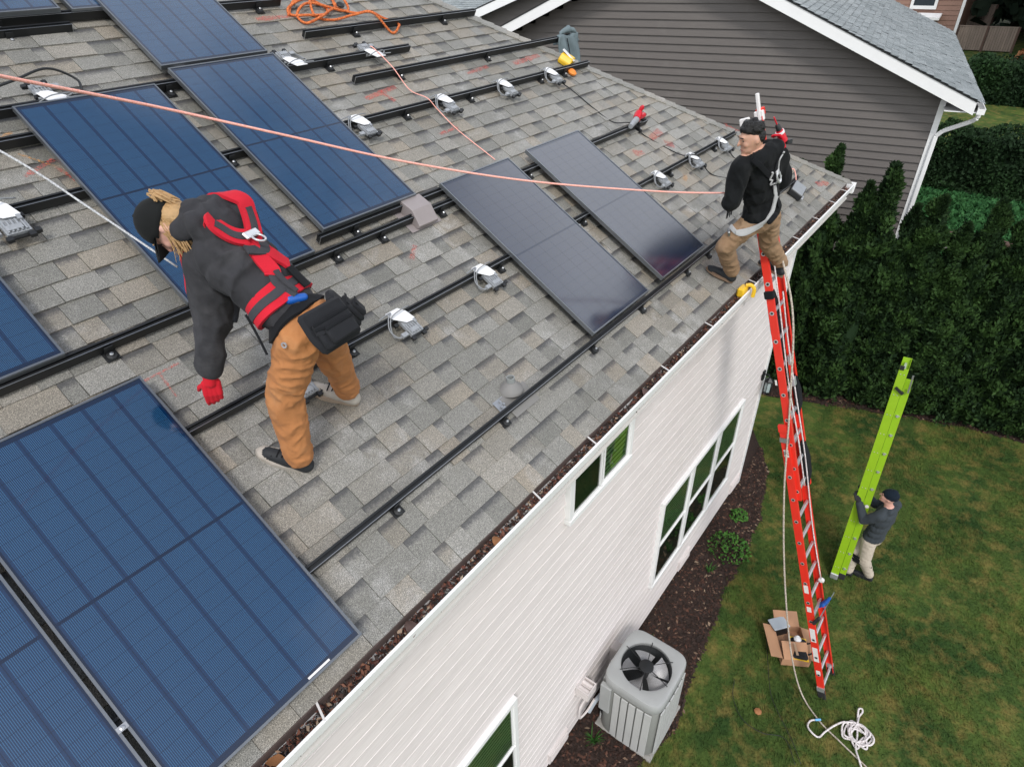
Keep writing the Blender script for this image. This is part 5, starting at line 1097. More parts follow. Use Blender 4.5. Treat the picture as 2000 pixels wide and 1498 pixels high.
def organic(name, prims, voxel, parent, smooth_it=3, folds=None, seed=0.0):
    """prims: ('c',p0,p1,r0,r1,mat) or ('e',centre,(axis vectors scaled),mat): fused by voxel remesh into one continuous surface"""
    b = MB()
    for q in prims:
        vs, fs = cap_mesh(*q[1:5]) if q[0] == 'c' else ell_mesh(q[1], q[2]); b.add(vs, fs)
    me = bpy.data.meshes.new('tmp'); me.from_pydata(b.v, [], b.f); bm = bmesh.new(); bm.from_mesh(me); bmesh.ops.recalc_face_normals(bm, faces=bm.faces); bm.to_mesh(me); bm.free()
    ob = bpy.data.objects.new('tmp', me); COL.objects.link(ob); md = ob.modifiers.new('r', 'REMESH'); md.mode = 'VOXEL'; md.voxel_size = voxel
    dg = bpy.context.evaluated_depsgraph_get(); dg.update(); out = bpy.data.meshes.new_from_object(ob.evaluated_get(dg)); bpy.data.objects.remove(ob)
    n = len(out.vertices); co = np.empty(n*3, np.float32); out.vertices.foreach_get('co', co); co = co.reshape(-1, 3).astype(np.float64)
    ed = np.empty(len(out.edges)*2, np.int32); out.edges.foreach_get('vertices', ed); ed = ed.reshape(-1, 2); deg = np.bincount(ed.ravel(), minlength=n)[:, None]
    for _ in range(smooth_it):
        acc = np.zeros_like(co); np.add.at(acc, ed[:, 0], co[ed[:, 1]]); np.add.at(acc, ed[:, 1], co[ed[:, 0]]); co = co*.45+.55*acc/np.maximum(deg, 1)
    mats = []; D = []
    for q in prims:
        m = q[-1]
        if m not in mats: mats.append(m)
        if q[0] == 'c':
            p0, p1 = np.array(q[1]), np.array(q[2]); d = p1-p0; t_ = np.clip(((co-p0)@d)/max(d@d, 1e-9), 0, 1); D.append(np.linalg.norm(co-(p0+t_[:, None]*d), axis=1)-(q[3]+(q[4]-q[3])*t_))
        else:
            ax_ = [np.array(a) for a in q[2]]; l_ = [np.linalg.norm(a) for a in ax_]; loc = np.stack([((co-np.array(q[1]))@a)/(l*l) for a, l in zip(ax_, l_)], 1); D.append((np.linalg.norm(loc, axis=1)-1)*min(l_))
    D = np.stack(D, 1); own = np.array([mats.index(q[-1]) for q in prims])[np.argmin(D, 1)]
    out.vertices.foreach_set('co', co.astype(np.float32).ravel()); out.update()
    if folds:
        nr = np.empty(n*3, np.float32); out.vertices.foreach_get('normal', nr); nr = nr.reshape(-1, 3); dsp_ = np.zeros(n)
        for i in range(n):
            f = folds.get(mats[own[i]])
            if f:
                p = co[i]; v1 = V((p[0]*f[1]+seed, p[1]*f[1], p[2]*f[1]*f[2])); w_ = noise.noise_vector(v1*.5)*.6
                dsp_[i] = f[0]*(.55-1.6*abs(noise.noise(v1+w_))) + f[0]*.5*noise.noise(v1*.35) + f[0]*.45*(.3-abs(noise.noise(v1*2.2+w_*2)))
        co = co+nr*dsp_[:, None]; out.vertices.foreach_set('co', co.astype(np.float32).ravel())
    pl = np.empty(len(out.polygons), np.int32); out.polygons.foreach_get('loop_start', pl); lv = np.empty(len(out.loops), np.int32); out.loops.foreach_get('vertex_index', lv)
    out.materials.clear()
    for m in mats: out.materials.append(MAT[m])
    out.polygons.foreach_set('material_index', own[lv[pl]].astype(np.int32)); out.polygons.foreach_set('use_smooth', [True]*len(out.polygons)); out.update(); out.name = name
    o = bpy.data.objects.new(name, out); reg(o, parent, None, True); return o, BVHTree.FromPolygons([V(c) for c in co], [tuple(p.vertices) for p in out.polygons])
def strap(bvh, pts, w, name, mat, parent, th=.006, off=.003, n=10, closed=False, axis=None):
    P = spline(pts, n, closed); Q = []
    for q in P:
        if axis is not None:                                # belt: the body surface straight out from the body axis
            d_ = q-axis[0]; c0 = axis[0]+axis[1]*d_.dot(axis[1]); c, nr, _, _ = bvh.ray_cast(c0, (q-c0).normalized())
            if c is not None and (c-c0).length < .26: Q.append((c, nr if nr.dot(q-c0) > 0 else -nr))
            continue
        c, nr, _, _ = bvh.find_nearest(q); Q.append((c, nr))
    for _ in range(14): Q = [((Q[max(i-1, 0)][0]+Q[i][0]*2+Q[min(i+1, len(Q)-1)][0])/4 if 0 < i < len(Q)-1 else Q[i][0], (Q[max(i-1, 0)][1]+Q[i][1]+Q[min(i+1, len(Q)-1)][1]).normalized()) for i in range(len(Q))]
    k = len(Q); vs = []
    for i, (c, nr) in enumerate(Q):
        a, b_ = (Q[(i-1) % k][0], Q[(i+1) % k][0]) if closed else (Q[max(i-1, 0)][0], Q[min(i+1, k-1)][0])
        t_ = (b_-a).normalized(); s_ = t_.cross(nr).normalized()
        for e, hh in ((-1, off-.004), (-1, off+th), (-.5, off+th+.002), (.5, off+th+.002), (1, off+th), (1, off-.004)): vs.append(c+s_*e*w/2+nr*hh)
    m = 6; rg = k if closed else k-1
    fs = [(i*m+j, i*m+(j+1) % m, ((i+1) % k)*m+(j+1) % m, ((i+1) % k)*m+j) for i in range(rg) for j in range(m)]
    if not closed: fs += [tuple(range(m)), tuple((k-1)*m+j for j in range(m))]
    b = MB().add(vs, fs); return b.build(name, mat, parent, world=True, smooth=True)
def head_prims(c, f, u, skin):
    f, u = n3(f), n3(u); u = (u-f*u.dot(f)).normalized(); l = u.cross(f); c = V(c)
    P = [('e', c, (l*.074, f*.093, u*.108), skin), ('e', c+f*.036-u*.062, (l*.056, f*.058, u*.052), skin), ('e', c+f*.072-u*.098, (l*.026, f*.022, u*.020), skin),
         ('c', c+f*.090+u*.020, c+f*.112-u*.020, .009, .013, skin), ('c', c+f*.084+u*.034+l*.035, c+f*.084+u*.034-l*.035, .011, .011, skin), ('c', c+f*.078-u*.066+l*.014, c+f*.078-u*.066-l*.014, .011, .011, skin),
         ('e', c+f*.062-u*.022+l*.034, (l*.026, f*.026, u*.026), skin), ('e', c+f*.062-u*.022-l*.034, (l*.026, f*.026, u*.026), skin)]
    for s_ in (-1, 1): P.append(('e', c+l*s_*.076-f*.008-u*.008, (l*.011+f*.004, f*.019, u*.031), skin))
    return P, f, u, l
def face_bits(c, f, u, l, parent, brow):
    for s_ in (-1, 1):
        vs, fs = ell_mesh(c+f*.083+u*.010+l*s_*.032, (l*.010, f*.005, u*.0035), 10, 6); MB().add(vs, fs).build('eye', 'black', parent, world=True, smooth='all')
        vs, fs = cap_mesh(c+f*.094+u*.034+l*s_*.014, c+f*.088+u*.036+l*s_*.048, .0045, .0035); MB().add(vs, fs).build('eyebrow', brow, parent, world=True, smooth='all')
    vs, fs = cap_mesh(c+f*.089-u*.065+l*.018, c+f*.089-u*.065-l*.018, .004, .004); MB().add(vs, fs).build('mouth', 'mouth', parent, world=True, smooth='all')
def glove(name, wr, d, n, mat, parent, thumb_side=1, curl=.5, sc=1.0, cuff=.0, cuffmat=None, pinch=False):
    d, n = n3(d), n3(n); n = (n-d*n.dot(d)).normalized(); s_ = d.cross(n)*thumb_side; wr = V(wr); P = []
    P += [('c', wr-d*.035*sc, wr+d*.02*sc, .031*sc, .030*sc, cuffmat or mat)]
    for k in range(4):
        b0 = wr+d*.025*sc+s_*(.027-.018*k)*sc; b1 = wr+d*.088*sc+s_*(.030-.020*k)*sc; P.append(('c', b0, b1, .0165*sc, .0135*sc, mat))
        ln = (.082, .090, .084, .066)[k]*sc; c1 = curl*(.7+.1*k); d1 = (d*math.cos(c1)-n*math.sin(c1)).normalized(); d2 = (d*math.cos(c1*2.3)-n*math.sin(c1*2.3)).normalized()
        m1 = b1+d1*ln*.52; P.append(('c', b1, m1, .0118*sc, .0105*sc, mat)); P.append(('c', m1, m1+d2*ln*.48, .0105*sc, .0085*sc, mat))
    t0 = wr+d*.03*sc+s_*.026*sc; td = (d*.62+s_*.62-n*.48*(1+curl)).normalized(); t1 = t0+td*.048*sc; td2 = (d*.85+s_*(.0 if pinch else .25)-n*.5*(1+curl)).normalized()
    P += [('c', t0, t1, .0155*sc, .0125*sc, mat), ('c', t1, t1+td2*.036*sc, .0122*sc, .0095*sc, mat)]
    return organic(name, P, .0034*sc, parent, 2)
def shoe(ank, toe, upv, upper, sole, parent, trim=None, sc=1.0):
    ank, toe, upv = V(ank), V(toe), n3(upv); d = toe-ank; d = (d-upv*d.dot(upv)).normalized(); s_ = d.cross(upv); base = ank-upv*.085*sc
    P = [('c', base-d*.035*sc+upv*.05*sc, base+d*.06*sc+upv*.055*sc, .043*sc, .042*sc, upper), ('c', base+d*.05*sc+upv*.045*sc, base+d*.165*sc+upv*.032*sc, .043*sc, .034*sc, upper), ('c', base-d*.02*sc+upv*.07*sc, base+upv*.11*sc, .042*sc, .045*sc, upper), ('e', base+d*.175*sc+upv*.026*sc, (d*.05*sc, s_*.043*sc, upv*.026*sc), trim or upper)]
    o, bv = organic('shoe', P, .006, parent, 2)
    b = MB(); n = 20; out = []
    for i in range(n):
        a = 2*PI*i/n; x = math.cos(a); y = math.sin(a); wdt = .046 if x > -.2 else .038; out.append(base+d*(.075+.152*x)*sc+s_*(y*wdt*(1.12 if x > .2 else 1))*sc)
    b.add([q for q in out]+[q+upv*.030*sc for q in out], [tuple(range(n-1, -1, -1)), tuple(range(n, 2*n))]+[(i, (i+1) % n, n+(i+1) % n, n+i) for i in range(n)]); b.build('sole', sole, o, world=True, smooth=True)
    return o, base, d, s_
def torso_prims(pel, neck, latL, top, hips, hem=.0, bulk=1.0):
    pel, neck = V(pel), V(neck); sp_ = (neck-pel); L_ = sp_.length; ax_ = sp_/L_; lat = n3(latL); lat = (lat-ax_*lat.dot(ax_)).normalized(); fr = lat.cross(ax_); P = []
    for t_, rl, rf_, ra in ((.16, .150, .112, .13), (.38, .152, .115, .15), (.62, .165, .122, .15), (.80, .158, .112, .12)): P.append(('e', pel+sp_*t_, (lat*rl*bulk, fr*rf_*bulk, ax_*ra), top))
    P.append(('e', pel+ax_*-.02, (lat*.158*bulk, fr*.118*bulk, ax_*.10), hips)); return P, ax_, lat, fr
def limb(P, a, b, c, r, mat): P.append(('c', V(a), V(b), r[0], r[1], mat)); P.append(('c', V(b), V(c), r[1], r[2], mat))

# ---------------------------------------------------------------- the bending worker
def worker_bending():
    R_ = thing('person', 'bending worker in charcoal hoodie, tan trousers, black cap and red harness', 'person', S(-.12, 1.05, 0)); 
    pel = V((-.215, .69, 1.25)); neck = V((-.325, 1.07, 1.62)); lat = V((-.72, -.60, -.22)); f = V((-.62, .78, 0))
    P, ax_, lat, fr = torso_prims(pel, neck, lat, 'hoodie_grey', 'pants_tan', bulk=1.05)
    P.append(('e', pel+ax_*.075, (lat*.150, fr*.115, ax_*.05), 'plaid'))
    shL, elL, wrL = V((-.385, 1.035, 1.515)), V((-.418, 1.085, 1.222)), V((-.508, 1.105, .988)); shR = V((-.165, 1.07, 1.66)); elR, wrR = V((-.06, 1.22, 1.42)), V((-.16, 1.32, 1.22))
    P += [('c', shL, shR, .082, .082, 'hoodie_grey'), ('c', neck, shL.lerp(neck, .3), .06, .075, 'hoodie_grey'), ('c', neck-ax_*.05, shR, .06, .07, 'hoodie_grey')]
    limb(P, shL, elL, wrL, (.090, .071, .055), 'hoodie_grey'); limb(P, shR, elR, wrR, (.082, .064, .05), 'hoodie_grey')
    back = -fr if fr.z < 0 else fr
    # hood bunched behind the neck
    hc = neck+ax_*.0+back*.055; P += [('c', hc+lat*.085+ax_*.02+back*.015, hc-lat*.11+ax_*.04+back*.02, .052, .066, 'hoodie_grey'), ('c', hc+lat*.10+ax_*.05-back*.05, hc+lat*.04+ax_*.09-back*.01, .045, .045, 'hoodie_grey'), ('c', hc+lat*.05+ax_*.09, hc-lat*.07+ax_*.08, .045, .045, 'hoodie_grey'), ('e', hc-ax_*.02+back*.01, (lat*.13, ax_*.11, back*.07), 'hoodie_grey')]
    hL, hR = pel+lat*.085-ax_*.05, pel-lat*.085-ax_*.05; aL, aR = V((-.345, .800, .444)), V((.125, .945, .540)); kL, kR = V((-.350, .765, .865)), V((.005, .835, .885))
    P += [('e', pel-ax_*.06+back*.03, (lat*.150, fr*.118, ax_*.10), 'pants_tan')]
    limb(P, hL, kL, aL+V((0, 0, .035)), (.104, .084, .070), 'pants_tan'); limb(P, hR, kR, aR+V((0, 0, .035)), (.100, .082, .070), 'pants_tan')
    head = V((-.440, 1.168, 1.672)); hp, hf, hu, hl = head_prims(head, V((-.28, .20, -.90)), V((-.62, .66, .36)), 'skin_pale'); P += hp; P.append(('c', head-hu*.07-hf*.02, neck, .052, .058, 'skin_pale'))
    body, bv = organic('body', P, .0072, R_, 3, {'hoodie_grey': (.024, 9, .5), 'pants_tan': (.014, 11, 1.15)}, 1.3)
    face_bits(head, hf, hu, hl, R_, 'blond')
    # cap
    vs, fs = ell_mesh(head+hu*.028-hf*.004, (hl*.086, hf*.106, hu*.105), 28, 16); b = MB(); keepf = [q for q in fs if len(q) == 4 and all((V(vs[i])-head).dot(hu)-.06*(V(vs[i])-head).dot(hf) > .004 for i in q)]; b.add(vs, keepf); cp = b.build('cap', 'cap_black', R_, world=True, smooth='all', fixn=False); cp.modifiers.new('t', 'SOLIDIFY').thickness = -.004
    b = MB(); n = 11; vs = []
    for i in range(n):
        a = (i/(n-1)-.5)*2.5; s_ = math.sin(a); c_ = math.cos(a); e0 = head+hf*(.095*c_+.0)+hl*(.082*s_)+hu*.028; e1 = head+hf*(.090+.088*max(0, c_)**.8)+hl*(.082*s_)+hu*(.020-.020*s_*s_); vs += [e0, e0.lerp(e1, .5)+hu*.006, e1, e1-hu*.004, e0-hu*.006]
    b.add(vs, [(i*5+j, i*5+(j+1) % 5, (i+1)*5+(j+1) % 5, (i+1)*5+j) for i in range(n-1) for j in range(5)]); b.build('brim', 'cap_black', cp, world=True, smooth=True)
    b = MB().lathe([(.009, 0), (.008, .006), (.001, .009)], 10, Matrix.Translation(head+hu*.131) @ hu.to_track_quat('Z', 'Y').to_matrix().to_4x4()); b.build('cap_button', 'cap_black', cp, world=True)
    # long blond hair, loop through the cap back
    rr = random.Random(2); b = MB()
    for k in range(330):
        s_ = rr.choice((-1, 1))*(1-rr.random()**1.6*.75); bk = rr.uniform(.025, .095); a0 = head-hf*bk+hl*s_*.080*math.sqrt(max(.15, 1-(bk/.1)**2))+hu*rr.uniform(-.02, .03); out_ = hl*s_*rr.uniform(.006, .02)
        a1 = a0+V((0, 0, -.045))+out_-hu*rr.uniform(.02, .045); a2 = a1+V((rr.gauss(0, .006), rr.gauss(0, .006), -rr.uniform(.04, .065)))-hu*rr.uniform(.01, .03)+out_*.3; a3 = a2+V((rr.gauss(0, .01), rr.gauss(0, .01), -rr.uniform(.02, .06)))-hu*.008
        b.tube(spline([a0, a1, a2, a3], 3), [.0030]*6+[.0026, .0022, .0016, .0008], 4, cap=False)
    for k in range(60):
        q = head-hf*.105+hu*rr.uniform(.02, .06)+hl*rr.gauss(0, .015); b.tube(spline([q, q-hf*rr.uniform(.01, .03)+hu*rr.uniform(.0, .03), q-hf*rr.uniform(.0, .02)-hu*rr.uniform(.03, .07)], 3), [.004]*6+[.002], 4, cap=False)
    b.build('hair', 'blond', R_, world=True, smooth='all')
    organic('under_hair', [('e', head-hf*.058-hu*.030, (hl*.080, hf*.056, hu*.074), 'blond'), ('c', head-hf*.10+hu*.045, head-hf*.115+hu*.05, .024, .02, 'blond')], .006, R_, 1)
    # harness
    def B(s_, t_, o=.22): return pel+ax_*s_*.56+lat*t_+back*o
    for sg, nm in ((1, 'L'), (-1, 'R')):
        fs_ = shL if sg > 0 else shR
        strap(bv, [fs_-back*.25-ax_*.16-lat*sg*.02, fs_-back*.22-lat*sg*.02, fs_-back*.08-lat*sg*.03+ax_*.12, fs_-lat*sg*.045+ax_*.06+back*.10, B(.93, sg*.115), B(.78, sg*.075), B(.66, sg*.02)], .076, 'shoulder_pad', 'red_pad', R_, .013)
        strap(bv, [B(.86, sg*.098), B(.76, sg*.065), B(.68, sg*.02)], .034, 'shoulder_webbing', 'web_grey', R_, .004, .018)
        strap(bv, [B(.66, sg*.02), B(.54, sg*.045), B(.42, sg*.085), B(.36, sg*.10)], .068, 'back_pad', 'red_pad', R_, .010)
        strap(bv, [B(.40, sg*.09), B(.28, sg*.105), B(.15, sg*.12)], .040, 'back_webbing', 'web_grey', R_, .005, .006)
    strap(bv, [B(.60, -.06), B(.56, 0), B(.60, .06)], .05, 'cross_pad', 'web_grey', R_, .006, .012, 6)
    def belt(s0, rad_=.30, a0=-2.2, a1=2.2, n=14): return [pel+ax_*s0*.56+lat*math.sin(a0+(a1-a0)*i/(n-1))*rad_+back*math.cos(a0+(a1-a0)*i/(n-1))*rad_ for i in range(n)]
    strap(bv, belt(.235), .105, 'waist_pad', 'red_pad', R_, .014, .003, 5, False, (pel, ax_)); strap(bv, belt(.235), .038, 'waist_webbing', 'web_grey', R_, .004, .019, 5, False, (pel, ax_))
    strap(bv, [B(.31, .03), B(.235, .03), B(.16, .03)], .030, 'belt_keeper', 'web_grey', R_, .005, .024, 6)
    strap(bv, [B(.32, -.06), B(.16, -.06)], .05, 'pad_patch', 'black_cloth', R_, .004, .0185, 6)
    cr, nr, _, _ = bv.find_nearest(B(.66, 0)); dp = cr+nr*.03
    b = MB(); b.tube([dp+nr*.004+ax_*(-.028*math.cos(t)-.035)+lat*.026*math.sin(t)+nr*(.01+.012*math.cos(t)) for t in [i*2*PI/20 for i in range(21)]], .005, 7, cap=False); b.build('d_ring', 'alu', R_, world=True, smooth='all')
    MB().bar(dp-lat*.045, dp+lat*.045, .035, .012, nr).build('d_ring_plate', 'alu', R_, world=True, bevel=.004)
    # tool belt with pouches
    strap(bv, belt(.045, .30, -2.6, 2.6, 18), .060, 'tool_belt', 'black_cloth', R_, .010, .004, 5, False, (pel, ax_))
    def pouch(t_, s_, w_, h_, dd, nm):
        c, nr, _, _ = bv.find_nearest(pel+ax_*s_+lat*t_+back*.25); dnn = (-V((0, 0, 1))+nr*.1); dnn = (dnn-nr*dnn.dot(nr)).normalized(); sd = dnn.cross(nr)
        M3 = Matrix((sd, -dnn, nr)).transposed().to_4x4(); M3.translation = c+nr*.012+dnn*h_*.35
        o = MB().prism([(-w_*.5, h_*.52, 0), (w_*.5, h_*.52, 0), (w_*.54, -h_*.1, 0), (w_*.46, -h_*.52, 0), (-w_*.46, -h_*.52, 0), (-w_*.54, -h_*.1, 0)], (0, 0, dd*1.6), M3).build(nm, 'bag', R_, world=True, bevel=.014, smooth=True)
        for x0, x1, y0, y1 in ((-w_*.42, w_*.42, -h_*.46, h_*.18), (-w_*.34, w_*.30, -h_*.42, -h_*.02)):
            zz = dd*1.6+(.022 if y1 < 0 else 0); pk = MB().box(x0, x1, y0, y1, zz-.004, zz+.022, M3).build('pocket', 'bag', o, world=True, bevel=.008, smooth=True)
            MB().box(x0-.002, x1+.002, y1-.012, y1+.002, zz+.02, zz+.026, M3).build('pocket_hem', 'black_cloth', o, world=True, bevel=.002)
        return c
    pouch(.075, -.05, .24, .19, .022, 'back_pouch'); pouch(-.115, -.05, .11, .19, .03, 'side_pouch'); pouch(.185, -.09, .07, .09, .022, 'small_holder')
    b = MB().lathe([(.014, 0), (.014, .006), (.008, .006), (.008, 0)], 12, Matrix.Translation(pel+lat*.20-ax_*.05+back*.02) @ lat.to_track_quat('Z', 'Y').to_matrix().to_4x4(), cap=False); b.build('belt_eyelet', 'alu', R_, world=True)
    vs, fs = cap_mesh(pel+ax_*.08+back*.10+lat*.06, pel+ax_*.05+back*.125+lat*.01, .022, .018); MB().add(vs, fs).build('blue_rag', 'blue', R_, world=True, smooth='all')
    strap(bv, [pel+ax_*.17+lat*.2-back*.08, pel+ax_*.02+lat*.2-back*.12], .03, 'loose_webbing', 'black_cloth', R_, .004, .02, 5)
    # glove holding a chalk stub, shoes
    g, _ = glove('glove', wrL+V((-.012, .0, -.05)), V((-.10, .02, -1)), V((-.45, -.80, .1)), 'red_glove', R_, 1, .42, 1.05)
    g2, _ = glove('glove', wrR+V((-.02, .02, -.04)), V((-.2, .2, -1)), V((.5, .6, 0)), 'dark_glove', R_, -1, .5)
    upn = V((0, -SA, CA))
    for a_, tdir in ((aL, V((-.50, .72, .43))), (aR, V((-.55, .70, .42)))):
        so, base, d_, s_ = shoe(a_, a_+tdir, upn, 'shoe_black' if a_ is aL else 'shoe_grey', 'shoe_grey' if a_ is aL else 'shoe_tan', R_, 'shoe_grey', 1.02)
        b = MB()
        for k in range(4): q = base+d_*(.065+.026*k)+upn*(.100-.013*k); b.tube([q-s_*.026, q+upn*.006, q+s_*.026], .0035, 5)
        b.build('laces', 'black_cloth', so, world=True)
worker_bending()

# ---------------------------------------------------------------- the man on the ladder
def worker_ladder():
    R_ = thing('person', 'dark haired man in black hoodie and khaki trousers standing on the red ladder', 'person', V((4.1, -.1, 0)))
    pel = V((3.86, -.08, .73)); neck = V((3.665, -.05, 1.225)); lat = V((-.91, .41, -.06)); P, ax_, lat, fr = torso_prims(pel, neck, lat, 'hoodie_black', 'hoodie_black', bulk=1.04)
    f = V((.41, .91, 0)); back = fr if fr.dot(f) < 0 else -fr
    shL, elL, wrL = V((3.50, .045, 1.15)), V((3.47, .06, .87)), V((3.66, .13, .80)); shR, elR, wrR = V((3.845, -.115, 1.175)), V((3.96, -.17, .96)), V((3.87, -.155, 1.195))
    P += [('c', shL, shR, .078, .078, 'hoodie_black'), ('c', neck, shL, .06, .07, 'hoodie_black'), ('c', neck, shR, .06, .07, 'hoodie_black')]
    limb(P, shL, elL, wrL, (.080, .066, .054), 'hoodie_black'); limb(P, shR, elR, elR.lerp(wrR, .78), (.092, .076, .056), 'hoodie_black'); P.append(('c', elR.lerp(wrR, .7), wrR, .033, .028, 'skin'))
    hc = neck+back*.05+ax_*.03; P += [('c', hc+lat*.10, hc-lat*.10, .060, .060, 'hoodie_black'), ('c', neck+ax_*.035+lat*.09, neck+ax_*.03-back*.05+lat*.06, .04, .036, 'hoodie_black'), ('c', neck+ax_*.035-lat*.09, neck+ax_*.03-back*.05-lat*.06, .04, .036, 'hoodie_black'), ('e', hc-ax_*.05, (lat*.125, ax_*.10, back*.065), 'hoodie_black'), ('c', neck+lat*.085, neck+lat*.05-back*.07-ax_*.02, .045, .04, 'hoodie_black'), ('c', neck-lat*.085, neck-lat*.05-back*.07-ax_*.02, .045, .04, 'hoodie_black')]
    P += [('e', pel-ax_*.0, (lat*.175, fr*.13, ax_*.13), 'hoodie_black'), ('e', pel-ax_*.10, (lat*.165, fr*.128, ax_*.10), 'pants_khaki')]
    hL, hR = pel+lat*.085-ax_*.07, pel-lat*.085-ax_*.07; aL, aR = V((3.955, .10, .045)), V((4.42, -.205, .02)); kL, kR = V((3.70, .12, .40)), V((4.16, -.12, .33))
    limb(P, hL, kL, aL+V((0, 0, .035)), (.098, .078, .066), 'pants_khaki'); limb(P, hR, kR, aR+V((0, 0, .04)), (.096, .078, .066), 'pants_khaki')
    head = V((3.558, .015, 1.360)); hp, hf, hu, hl = head_prims(head, V((-.68, .68, -.26)), V((-.10, .12, .98)), 'skin'); P += hp; P.append(('c', head-hu*.07-hf*.015, neck, .054, .06, 'skin'))
    body, bv = organic('body', P, .0085, R_, 3, {'hoodie_black': (.022, 9, .55), 'pants_khaki': (.015, 11, 1.1)}, 4.1)
    face_bits(head, hf, hu, hl, R_, 'black_hair')
    H_ = [('e', head+hu*.064-hf*.018, (hl*.074, hf*.086, hu*.058), 'black_hair'), ('e', head-hf*.050+hu*.012, (hl*.076, hf*.050, hu*.066), 'black_hair'), ('e', head+hf*.030+hu*.088, (hl*.066, hf*.055, hu*.032), 'black_hair')]
    rr = random.Random(8)
    for k in range(60): a = rr.uniform(0, 2*PI); e = rr.uniform(.15, 1.0); q = head+hu*(.060+.070*e)+(hl*math.cos(a)*.070+hf*(math.sin(a)*.078-.012))*math.sqrt(max(0, 1-e*e*.8)); H_.append(('e', q, (hl*.017, hf*.017, hu*.018), 'black_hair'))
    organic('hair', H_, .005, R_, 1, {'black_hair': (.006, 55, 1)}, 5)
    def B(s_, t_, o=.25): return pel+ax_*s_*.53+lat*t_+back*o
    strap(bv, [shL+back*.12+ax_*.10-lat*.02, B(.84, .10), B(.66, .0), B(.40, -.06), B(.15, -.12)], .040, 'harness_webbing', 'black_cloth', R_, .005)
    strap(bv, [shR+back*.12+ax_*.10+lat*.02, B(.86, -.09), B(.66, .0)], .040, 'harness_webbing', 'black_cloth', R_, .005)
    b = MB(); q0 = [B(1.0, -.10), B(.86, -.105), B(.66, -.09), B(.52, -.04), B(.58, .02), B(.78, .06), B(.86, .07)]
    P_ = []
    for q in spline(q0, 6): c, nr, _, _ = bv.find_nearest(q); P_.append(c+nr*.016)
    b.tube(P_, .007, 7); b.build('lanyard_cord', 'web_white', R_, world=True, smooth='all')
    c, nr, _, _ = bv.find_nearest(B(.70, -.05)); tt = (ax_-nr*ax_.dot(nr)).normalized(); ss = tt.cross(nr)
    MB().tube([c+nr*.022+tt*.050*math.cos(a)+ss*.026*math.sin(a) for a in [i*2*PI/18 for i in range(19)]], .0085, 7, cap=False).build('d_ring', 'alu', R_, world=True, smooth='all'); MB().bar(c+nr*.02+tt*.02, c+nr*.02+tt*.06, .045, .016, nr).build('d_ring_plate', 'web_white', R_, world=True, bevel=.005)
    strap(bv, [B(.50, -.02), B(.36, -.06), B(.22, -.04)], .034, 'pale_webbing', 'web_white', R_, .005, .008)
    strap(bv, [B(.28, -.07), B(.10, .04), B(-.10, .12, .22), pel-ax_*.06+lat*.3], .036, 'leg_webbing', 'web_white', R_, .006, .008)
    strap(bv, [pel-ax_*.07+lat*.16+back*.22, pel-ax_*.08+lat*.28+back*.05, pel-ax_*.07+lat*.25-back*.12], .036, 'hip_webbing', 'web_white', R_, .006, .006)
    c, nr, _, _ = bv.find_nearest(pel-ax_*.08+lat*.3-back*.07); MB().bar(c+nr*.012-ax_*.025, c+nr*.012+ax_*.025, .06, .02, nr).build('buckle', 'steel', R_, world=True, bevel=.005)
    c2, nr2, _, _ = bv.find_nearest(B(.20, -.05)); vs, fs = cap_mesh(c2+nr2*.03+lat*.05-ax_*.09, c2+nr2*.03+lat*.10-ax_*.12, .03, .026); MB().add(vs, fs).build('pouch', 'black_cloth', R_, world=True, smooth='all')
    b = MB()
    for k in range(7): q = wrL+V((-.09+.02*k, -.02, -.045)); b.tube([q, q+V((rr.uniform(-.02, .02), 0, -.05-.03*rr.random()))], .003, 4)
    b.build('frayed_hem', 'black_cloth', R_, world=True)
    g, _ = glove('glove', wrR+V((-.015, .01, .04)), V((-.15, .15, 1)), V((.5, -.75, .1)), 'red_glove', R_, -1, .9, 1.05); g2, _ = glove('glove', wrL+V((.03, .02, -.01)), V((1, .3, -.2)), V((.2, -.6, .6)), 'dark_glove', R_, 1, .6)
    so, *_ = shoe(aL, aL+V((-.42, .78, .46)), V((0, -SA, CA)), 'shoe_black', 'dark_sole', R_); so, *_ = shoe(aR, aR+V((.25, .80, .20)), V((0, -.2, 1)), 'shoe_black', 'dark_sole', R_)
    # drill in the raised hand
    dr = thing('cordless_drill', 'red and black cordless drill held up by the ladder man', 'drill', wrR); d0 = wrR+V((-.02, .02, .12)); ax2 = n3((-.45, .35, .82)); sd = n3(ax2.cross(V((1, .5, 0))))
    MB().tube([d0-ax2*.02, d0+ax2*.06, d0+ax2*.085], [.034, .032, .026], 12).build('motor_housing', 'red_tool', dr, world=True, smooth=True); MB().tube([d0+ax2*.085, d0+ax2*.13, d0+ax2*.14], [.022, .018, .010], 12).build('chuck', 'black', dr, world=True, smooth=True); MB().tube([d0+ax2*.14, d0+ax2*.21], .006, 8).build('bit', 'red_tool', dr, world=True)
    MB().tube([d0+ax2*.01, d0+ax2*.0-V((0, .0, .11))], [.022, .02], 10).build('handle', 'black', dr, world=True, smooth=True); MB().tube([d0-ax2*.05+V((.02, -.02, .0)), d0+ax2*.0+V((.045, -.03, -.01))], [.034, .036], 10).build('battery', 'black', dr, world=True, smooth=True); MB().tube([d0+ax2*.055, d0+ax2*.075], .0345, 12).build('white_collar', 'white_plastic', dr, world=True)
worker_ladder()

